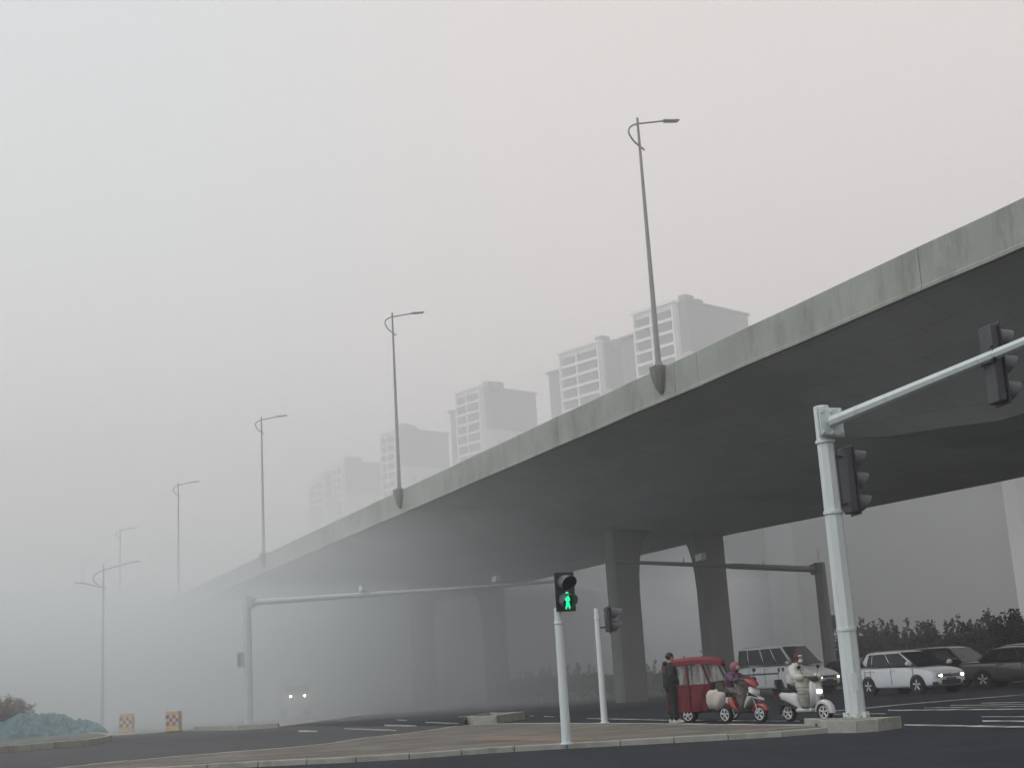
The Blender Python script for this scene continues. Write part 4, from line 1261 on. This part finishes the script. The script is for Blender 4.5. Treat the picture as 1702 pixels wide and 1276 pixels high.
    MB().tube([(.36, 0, 1.04), (.3, .2, 1.1), (.2, .36, 1.1)], .016, 8).tube([(.36, 0, 1.04), (.3, -.2, 1.1), (.2, -.36, 1.1)], .016, 8).build('handlebar', M['sc_black'], r)
    for sg in (1, -1):
        m_ = MB().tube([(.27, sg * .24, 1.1), (.26, sg * .32, 1.3)], .009, 6)
        m_.ball((.25, sg * .34, 1.34), (.025, .065, .05), 12, 6).build('mirror', M['sc_black'], r)
    MB().box((-.96, 0, .62), (.05, .16, .08)).build('tail_light', M['tail_red'], r, 0, .02)
    return r

# ------------------------------------------------------------------ people
M['hair'] = mat('black_hair', (.012, .011, .011), .6, .2, 20)
M['jacket_dk'] = mat('dark_jacket', (.013, .018, .022), .75, .3, 9, bump=.4)
M['trouser_dk'] = mat('dark_trousers', (.012, .016, .018), .85, .25, 9)
M['shoe_white'] = mat('white_trainers', (.6, .6, .57), .6, .08, 9)
M['eye'] = mat('eye_dark', (.015, .012, .01), .3, .1, 9)
M['puffy_white'] = mat('white_down_jacket', (.5, .51, .48), .65, .1, 5, bump=.3)
M['quilt'] = mat('cream_quilt', (.4, .4, .35), .75, .12, 4, bump=.3)
M['scarf'] = mat('purple_scarf', (.1, .05, .1), .8, .25, 7)
M['pink_hat'] = mat('dusty_pink_hood', (.27, .105, .115), .75, .18, 8)
M['maroon_hat'] = mat('maroon_hat', (.07, .015, .02), .75, .2, 9)
M['mask'] = mat('face_mask', (.6, .64, .65), .7, .04, 8)
M['patterned'] = stain_or_shade(mat('patterned_coat', (.12, .11, .105), .8, .3, 14), (.28, .24, .23), 9, (1, 1, 1), .5, .58, .7)
M['glove'] = mat('dark_glove', (.03, .03, .032), .8, .2, 9)
M['sole'] = mat('shoe_dark', (.02, .02, .02), .7, .2, 9)

def person(loc, rz, label, P, tilt=0):
    """P: joint positions; returns the body (one continuous skin) with face"""
    j, e = [], []
    def add(p, r1, r2=None, to=None):
        j.append((*p, r1, r2 or r1))
        if to is not None: e.append((to, len(j) - 1))
        return len(j) - 1
    hip = add(P['hip'], .135, .11)
    wst = add(P['waist'], .13, .1, hip); ch = add(P['chest'], .16, .11, wst); sh = add(P['neck'], .075, .07, ch)
    nk = add(V(P['neck']).lerp(V(P['head']), .45), .052, .055, sh)
    hd0 = add(V(P['head']) + V((.012, 0, -.05)), .066, .075, nk); hd1 = add(V(P['head']) + V((0, 0, .03)), .078, .092, hd0); add(V(P['head']) + V((-.01, 0, .085)), .058, .07, hd1)
    no = add(V(P['head']) + V((.098, 0, -.012)), .014, .018, hd1)
    for s in ('l', 'r'):
        a = add(P['sh' + s], .062, .06, ch); b_ = add(P['el' + s], .044, .044, a); c = add(P['wr' + s], .03, .028, b_)
        wv = (V(P['wr' + s]) - V(P['el' + s])).normalized()
        pm = add(V(P['wr' + s]) + wv * .06, .036, .018, c)
        h_ = add(P['hip' + s], .09, .09, hip); k_ = add(P['kn' + s], .06, .06, h_); f = add(P['an' + s], .04, .04, k_)
        add(V(P['an' + s]) + V(P['toe']), .036, .03, f)
    o = mobj('person', skin(j, e, 2), M['skin'])
    o.location = loc; o.rotation_euler = (0, 0, rz)
    tag(o, label, 'person')
    h = V(P['head'])
    for sg in (1, -1):
        MB().ball(h + V((.083, sg * .032, .02)), (.012, .014, .01), 8, 6).build('eye', M['eye'], o)
        MB().ball(h + V((.0, sg * .085, .0)), (.024, .012, .034), 8, 6).build('ear', M['skin'], o)
    MB().ball(h + V((.084, 0, -.055)), (.012, .026, .008), 8, 6).build('mouth', M['scarf'], o)
    # five unequal fingers and a thumb-side thumb on each hand
    for s, sg in (('l', 1), ('r', -1)):
        w0 = V(P['wr' + s]); wv = (w0 - V(P['el' + s])).normalized()
        lat = wv.cross(V((0, 0, 1)));  lat = lat.normalized() if lat.length > .2 else V((1, 0, 0))
        dn = wv.cross(lat).normalized(); dn = dn if dn.z < 0 else -dn
        pal = w0 + wv * .085
        fg = MB()
        for k, ln in enumerate((.07, .08, .074, .058)):
            a = pal + lat * (-.027 + .018 * k)
            fg.tube([a - wv * .02, a + wv * ln * .45 + dn * .004, a + wv * ln * .7 + dn * .03, a + wv * ln * .55 + dn * .055], [.0095, .009, .0085, .007], 7)
        a = w0 + wv * .04 - lat * sg * .03
        fg.tube([a, a - lat * sg * .022 + wv * .025 + dn * .012, a - lat * sg * .02 + wv * .05 + dn * .03], [.011, .01, .008], 7)
        fg.build('fingers', P.get('glove', M['skin']), o, 60)
    return o
def garment(name, parent, joints, edges, m, amp=.02, sc=6, seed=1):
    me = skin(joints, edges, 2)
    crumple(me, amp, sc, seed)
    return mobj(name, me, m, parent)
def arm_j(P, s, r1, r2, r3, base):
    return [(*P['sh' + s], r1, r1), (*V(P['sh' + s]).lerp(V(P['el' + s]), .5), r1 * .93), (*P['el' + s], r2, r2), (*V(P['wr' + s]).lerp(V(P['el' + s]), .04), r3, r3)]

# standing man, hands in the jacket pockets, looking to the right
P = dict(hip=(0, 0, .95), waist=(-.01, 0, 1.1), chest=(-.02, 0, 1.3), neck=(-.01, 0, 1.46), head=(.03, 0, 1.63),
         shl=(-.02, .17, 1.4), ell=(-.07, .25, 1.13), wrl=(.05, .16, .99), shr=(-.02, -.17, 1.4), elr=(-.07, -.25, 1.13), wrr=(.05, -.16, .99),
         hipl=(0, .09, .9), knl=(.02, .1, .5), anl=(-.02, .11, .09), hipr=(0, -.09, .9), knr=(.03, -.1, .5), anr=(.03, -.11, .09), toe=(.15, 0, -.045))
q = G(1121, 1200.6, .094); q.z = .094
man = person(q, R_(8), 'man in a dark hooded jacket and white trainers standing beside the red tricycle', P)
jj = [(0, 0, .8, .235, .21), (-.01, 0, 1.02, .255, .225), (-.02, 0, 1.2, .255, .215), (-.025, 0, 1.36, .225, .185), (-.015, 0, 1.47, .085, .085)]
ee = [(0, 1), (1, 2), (2, 3), (3, 4)]
for s in ('l', 'r'):
    b0 = len(jj)
    jj += arm_j(P, s, .1, .1, .09, 0)
    ee += [(3, b0), (b0, b0 + 1), (b0 + 1, b0 + 2), (b0 + 2, b0 + 3)]
garment('jacket', man, jj, ee, M['jacket_dk'], .035, 8)
garment('hood', man, [(-.03, 0, 1.455, .1, .1), (-.1, .05, 1.49, .07, .06), (-.16, 0, 1.5, .06, .05), (-.1, -.05, 1.49, .07, .06)], [(0, 1), (1, 2), (2, 3)], M['jacket_dk'], .02, 9)
MB().loft([[(.0 + math.cos(a) * r1 - .02, math.sin(a) * r1 * 1.05, z) for a in [k * math.pi / 7 for k in range(14)]] for z, r1 in ((1.43, .115), (1.47, .1), (1.515, .09))]).build('collar', M['jacket_dk'], man, 60)
jj, ee = [(0, 0, .95, .15, .12)], []
for s in ('l', 'r'):
    b0 = len(jj)
    jj += [(*P['hip' + s], .125, .13), (*V(P['hip' + s]).lerp(V(P['kn' + s]), .5), .115), (*P['kn' + s], .1, .1), (*V(P['kn' + s]).lerp(V(P['an' + s]), .6), .078), (*(V(P['an' + s]) + V((0, 0, .02))), .085), (*(V(P['an' + s]) + V((0.02, 0, -.035))), .075)]
    ee += [(0, b0)] + [(b0 + i, b0 + i + 1) for i in range(5)]
garment('trousers', man, jj, ee, M['trouser_dk'], .03, 9, 4)
for s in ('l', 'r'):
    a = V(P['an' + s])
    MB().loft([[(a.x + x + dx, a.y + y * w_, max(z, 0)) for y, z in ((-1, 0), (-1.05, .03), (-.7, h), (.7, h), (1.05, .03), (1, 0))] for x, w_, h, dx in ((-.085, .03, .07, 0), (-.06, .04, .1, 0), (.03, .045, .1, 0), (.1, .05, .075, 0), (.17, .045, .055, 0), (.2, .025, .04, 0))]).build('shoe', M['shoe_white'], man, 50)
h = V(P['head'])
me = bpy.data.meshes.new('hair')
hb = MB().ball(h + V((-.022, 0, .042)), (.105, .094, .098), 18, 10)
ho = hb.build('hair', M['hair'], man)
crumple(ho.data, .012, 22, 3)

# riders share a seated pose
def rider_pose(lean=.0, up=0.0):
    return dict(hip=(-.3, 0, .88), waist=(-.29 + lean * .3, 0, 1.04), chest=(-.26 + lean * .7, 0, 1.24 + up), neck=(-.22 + lean, 0, 1.39 + up), head=(-.16 + lean * 1.1, 0, 1.56 + up),
         shl=(-.24 + lean, .17, 1.33 + up), ell=(-.06 + lean * .6, .27, 1.14), wrl=(.14, .33, 1.11), shr=(-.24 + lean, -.17, 1.33 + up), elr=(-.06 + lean * .6, -.27, 1.14), wrr=(.14, -.33, 1.11),
         hipl=(-.26, .09, .86), knl=(.14, .15, .8), anl=(.12, .14, .41), hipr=(-.26, -.09, .86), knr=(.14, -.15, .8), anr=(.12, -.14, .41), toe=(.13, 0, -.045), glove=M['glove'])
def rider_clothes(o, P, m, fat, legm, amp=.03):
    c, n_, hp, w_ = P['chest'], P['neck'], P['hip'], P['waist']
    jj = [(*hp, .19 * fat, .16 * fat), (*w_, .19 * fat, .16 * fat), (*c, .195 * fat, .155 * fat), (n_[0] - .015, 0, n_[2] - .02, .12 * fat, .11 * fat), (n_[0], 0, n_[2] + .05, .085, .085)]
    ee = [(0, 1), (1, 2), (2, 3), (3, 4)]
    for s in ('l', 'r'):
        b0 = len(jj)
        jj += arm_j(P, s, .088 * fat, .082 * fat, .062 * fat, 0)
        ee += [(2, b0), (b0, b0 + 1), (b0 + 1, b0 + 2), (b0 + 2, b0 + 3)]
    garment('jacket', o, jj, ee, m, amp, 8, 2)
    jj, ee = [(*hp, .15, .12)], []
    for s in ('l', 'r'):
        b0 = len(jj)
        jj += [(*P['hip' + s], .1, .1), (*P['kn' + s], .085, .085), (*V(P['kn' + s]).lerp(V(P['an' + s]), .5), .07), (*P['an' + s], .06)]
        ee += [(0, b0)] + [(b0 + i, b0 + i + 1) for i in range(3)]
    garment('trousers', o, jj, ee, legm, .015, 8, 5)
    for s in ('l', 'r'):
        a = V(P['an' + s])
        MB().loft([[(a.x + x, a.y + y * wd, a.z - .075 + z) for y, z in ((-1, 0), (-1.05, .03), (-.7, h_), (.7, h_), (1.05, .03), (1, 0))] for x, wd, h_ in ((-.085, .03, .09), (-.05, .045, .13), (.04, .048, .1), (.12, .045, .07), (.18, .028, .04))]).build('shoe', M['sole'], o, 50)
        # thick mitten cover over the grip
        MB().ball(V(P['wr' + s]) + V((.06, 0, 0)), V((.1, .075, .068)) * (1.5 if fat > 1.2 else 1), 12, 8).build('handlebar_mitt', m, o)
def quilt(o, m, pts, seed):
    """padded wind apron hanging over the knees: rows of stuffed channels"""
    rr = []
    for k, (x, z, w_, th) in enumerate(pts):
        pass
    n = 22
    rows = []
    for i in range(n * 2 + 1):
        u = i / (n * 2) * (len(pts) - 1)
        a = min(int(u), len(pts) - 2); f = u - a
        x, z, w_, th = [lerp(pts[a][q_], pts[a + 1][q_], f) for q_ in range(4)]
        puff = .009 * abs(math.sin(i * math.pi / 4))
        ring = []
        for k in range(16):
            t_ = k * 2 * math.pi / 16
            c, s = math.cos(t_), math.sin(t_)
            ring.append((x + (th + puff) * math.copysign(abs(c) ** .7, c) + .015 * noise.noise(V((i * .3, k * .6, seed))), (w_ + puff) * math.copysign(abs(s) ** .8, s) , z + .01 * noise.noise(V((i * .2, k * .4, seed + 9)))))
        rows.append(ring)
    ap = MB().loft(rows).build('wind_apron', m, o, 70)
    crumple(ap.data, .03, 7, seed)
    return ap

# red and white scooter with its rider in a pink hood
q = G(1235, 1200.5)
rs = scooter(q, R_(-52), 'red and white sporty scooter with a black seat beside the red tricycle', True)
P = rider_pose(.06, -.1)
P['head'] = (-.08, 0, 1.43)
r1 = person(q, R_(-52), 'rider in a dusty pink hood and patterned apron sitting on the red scooter', P)
rider_clothes(r1, P, M['scarf'], 1.1, M['patterned'])
quilt(r1, M['patterned'], [(-.02, 1.16, .2, .06), (.08, 1.0, .27, .07), (.18, .82, .3, .09), (.2, .6, .26, .09), (.2, .4, .2, .06)], 2)
h = V(P['head'])
hb = MB().ball(h + V((-.025, 0, .025)), (.135, .125, .135), 18, 10).build('hood', M['pink_hat'], r1); crumple(hb.data, .015, 14, 5)
MB().ball(h + V((.075, 0, -.005)), (.055, .072, .07), 14, 8).build('face_opening', M['skin'], r1)
garment('scarf', r1, [(-.17, 0, 1.24, .13, .12), (-.14, 0, 1.31, .12, .12), (-.06, .02, 1.22, .09, .08), (.0, .0, 1.1, .08, .05)], [(0, 1), (1, 2), (2, 3)], M['scarf'], .02, 10, 7)
# white bag hung behind the scooter
M['bag'] = mat('white_plastic_bag', (.5, .47, .43), .5, .1, 5, bump=.5)
bq = D(1190, 1160, 31.6)
bg_ = MB()
bg_.loft([[(math.cos(a) * rx * (1 + .14 * noise.noise(V((math.cos(a) * 2, math.sin(a) * 2, z * 6)))), math.sin(a) * ry * (1 + .14 * noise.noise(V((math.cos(a) * 2, math.sin(a) * 2, z * 6 + 5)))), z) for a in [k * math.pi / 12 for k in range(24)]]
         for z, rx, ry in ((-.24, .07, .05), (-.22, .17, .11), (-.1, .225, .14), (.05, .22, .14), (.13, .19, .12), (.17, .12, .09), (.19, .05, .05), (.21, .06, .03))])
bgo = bg_.build('plastic_bag', M['bag'], None, 60)
crumple(bgo.data, .05, 7, 4)
bgo.location = bq; bgo.rotation_euler = (R_(4), R_(8), R_(-30))
tag(bgo, 'bulging off-white plastic bag hung at the back of the red scooter', 'bag')

# white scooter with its rider in a white down jacket
q = G(1345, 1198.5)
q = q + V((0, .25, 0))
ws = scooter(q, R_(-56), 'white rounded scooter with a lit headlight by the kerb box', False)
P = rider_pose(.08, .02)
r2 = person(q, R_(-56), 'masked rider in a white down jacket on the white scooter', P)
rider_clothes(r2, P, M['puffy_white'], 1.32, M['sole'], .04)
quilt(r2, M['quilt'], [(-.02, 1.26, .26, .12), (.1, 1.08, .4, .14), (.2, .88, .43, .15), (.25, .66, .4, .13), (.22, .36, .33, .08)], 6)
h = V(P['head'])
hb = MB().ball(h + V((-.02, 0, .035)), (.12, .112, .12), 18, 10).build('hat', M['maroon_hat'], r2); crumple(hb.data, .012, 14, 2)
MB().ball(h + V((.062, 0, .018)), (.05, .068, .04), 14, 8).build('face_opening', M['skin'], r2)
MB().ball(h + V((.068, 0, -.05)), (.055, .07, .055), 14, 8).build('face_mask', M['mask'], r2)
MB().ball(h + V((.06, 0, .075)), (.06, .075, .03), 14, 8).build('hat_band', M['mask'], r2)
garment('collar', r2, [(-.18, .09, 1.42, .075, .07), (-.1, .0, 1.41, .08, .07), (-.18, -.09, 1.42, .075, .07), (-.26, 0, 1.44, .09, .08)], [(0, 1), (1, 2), (2, 3)], M['puffy_white'], .02, 9, 3)

tk.scale = (.82, .92, .92)
for o_, k_ in ((rs, .9), (r1, .9), (ws, .9), (r2, .88), (man, .93)):
    o_.scale = (k_, k_, k_)
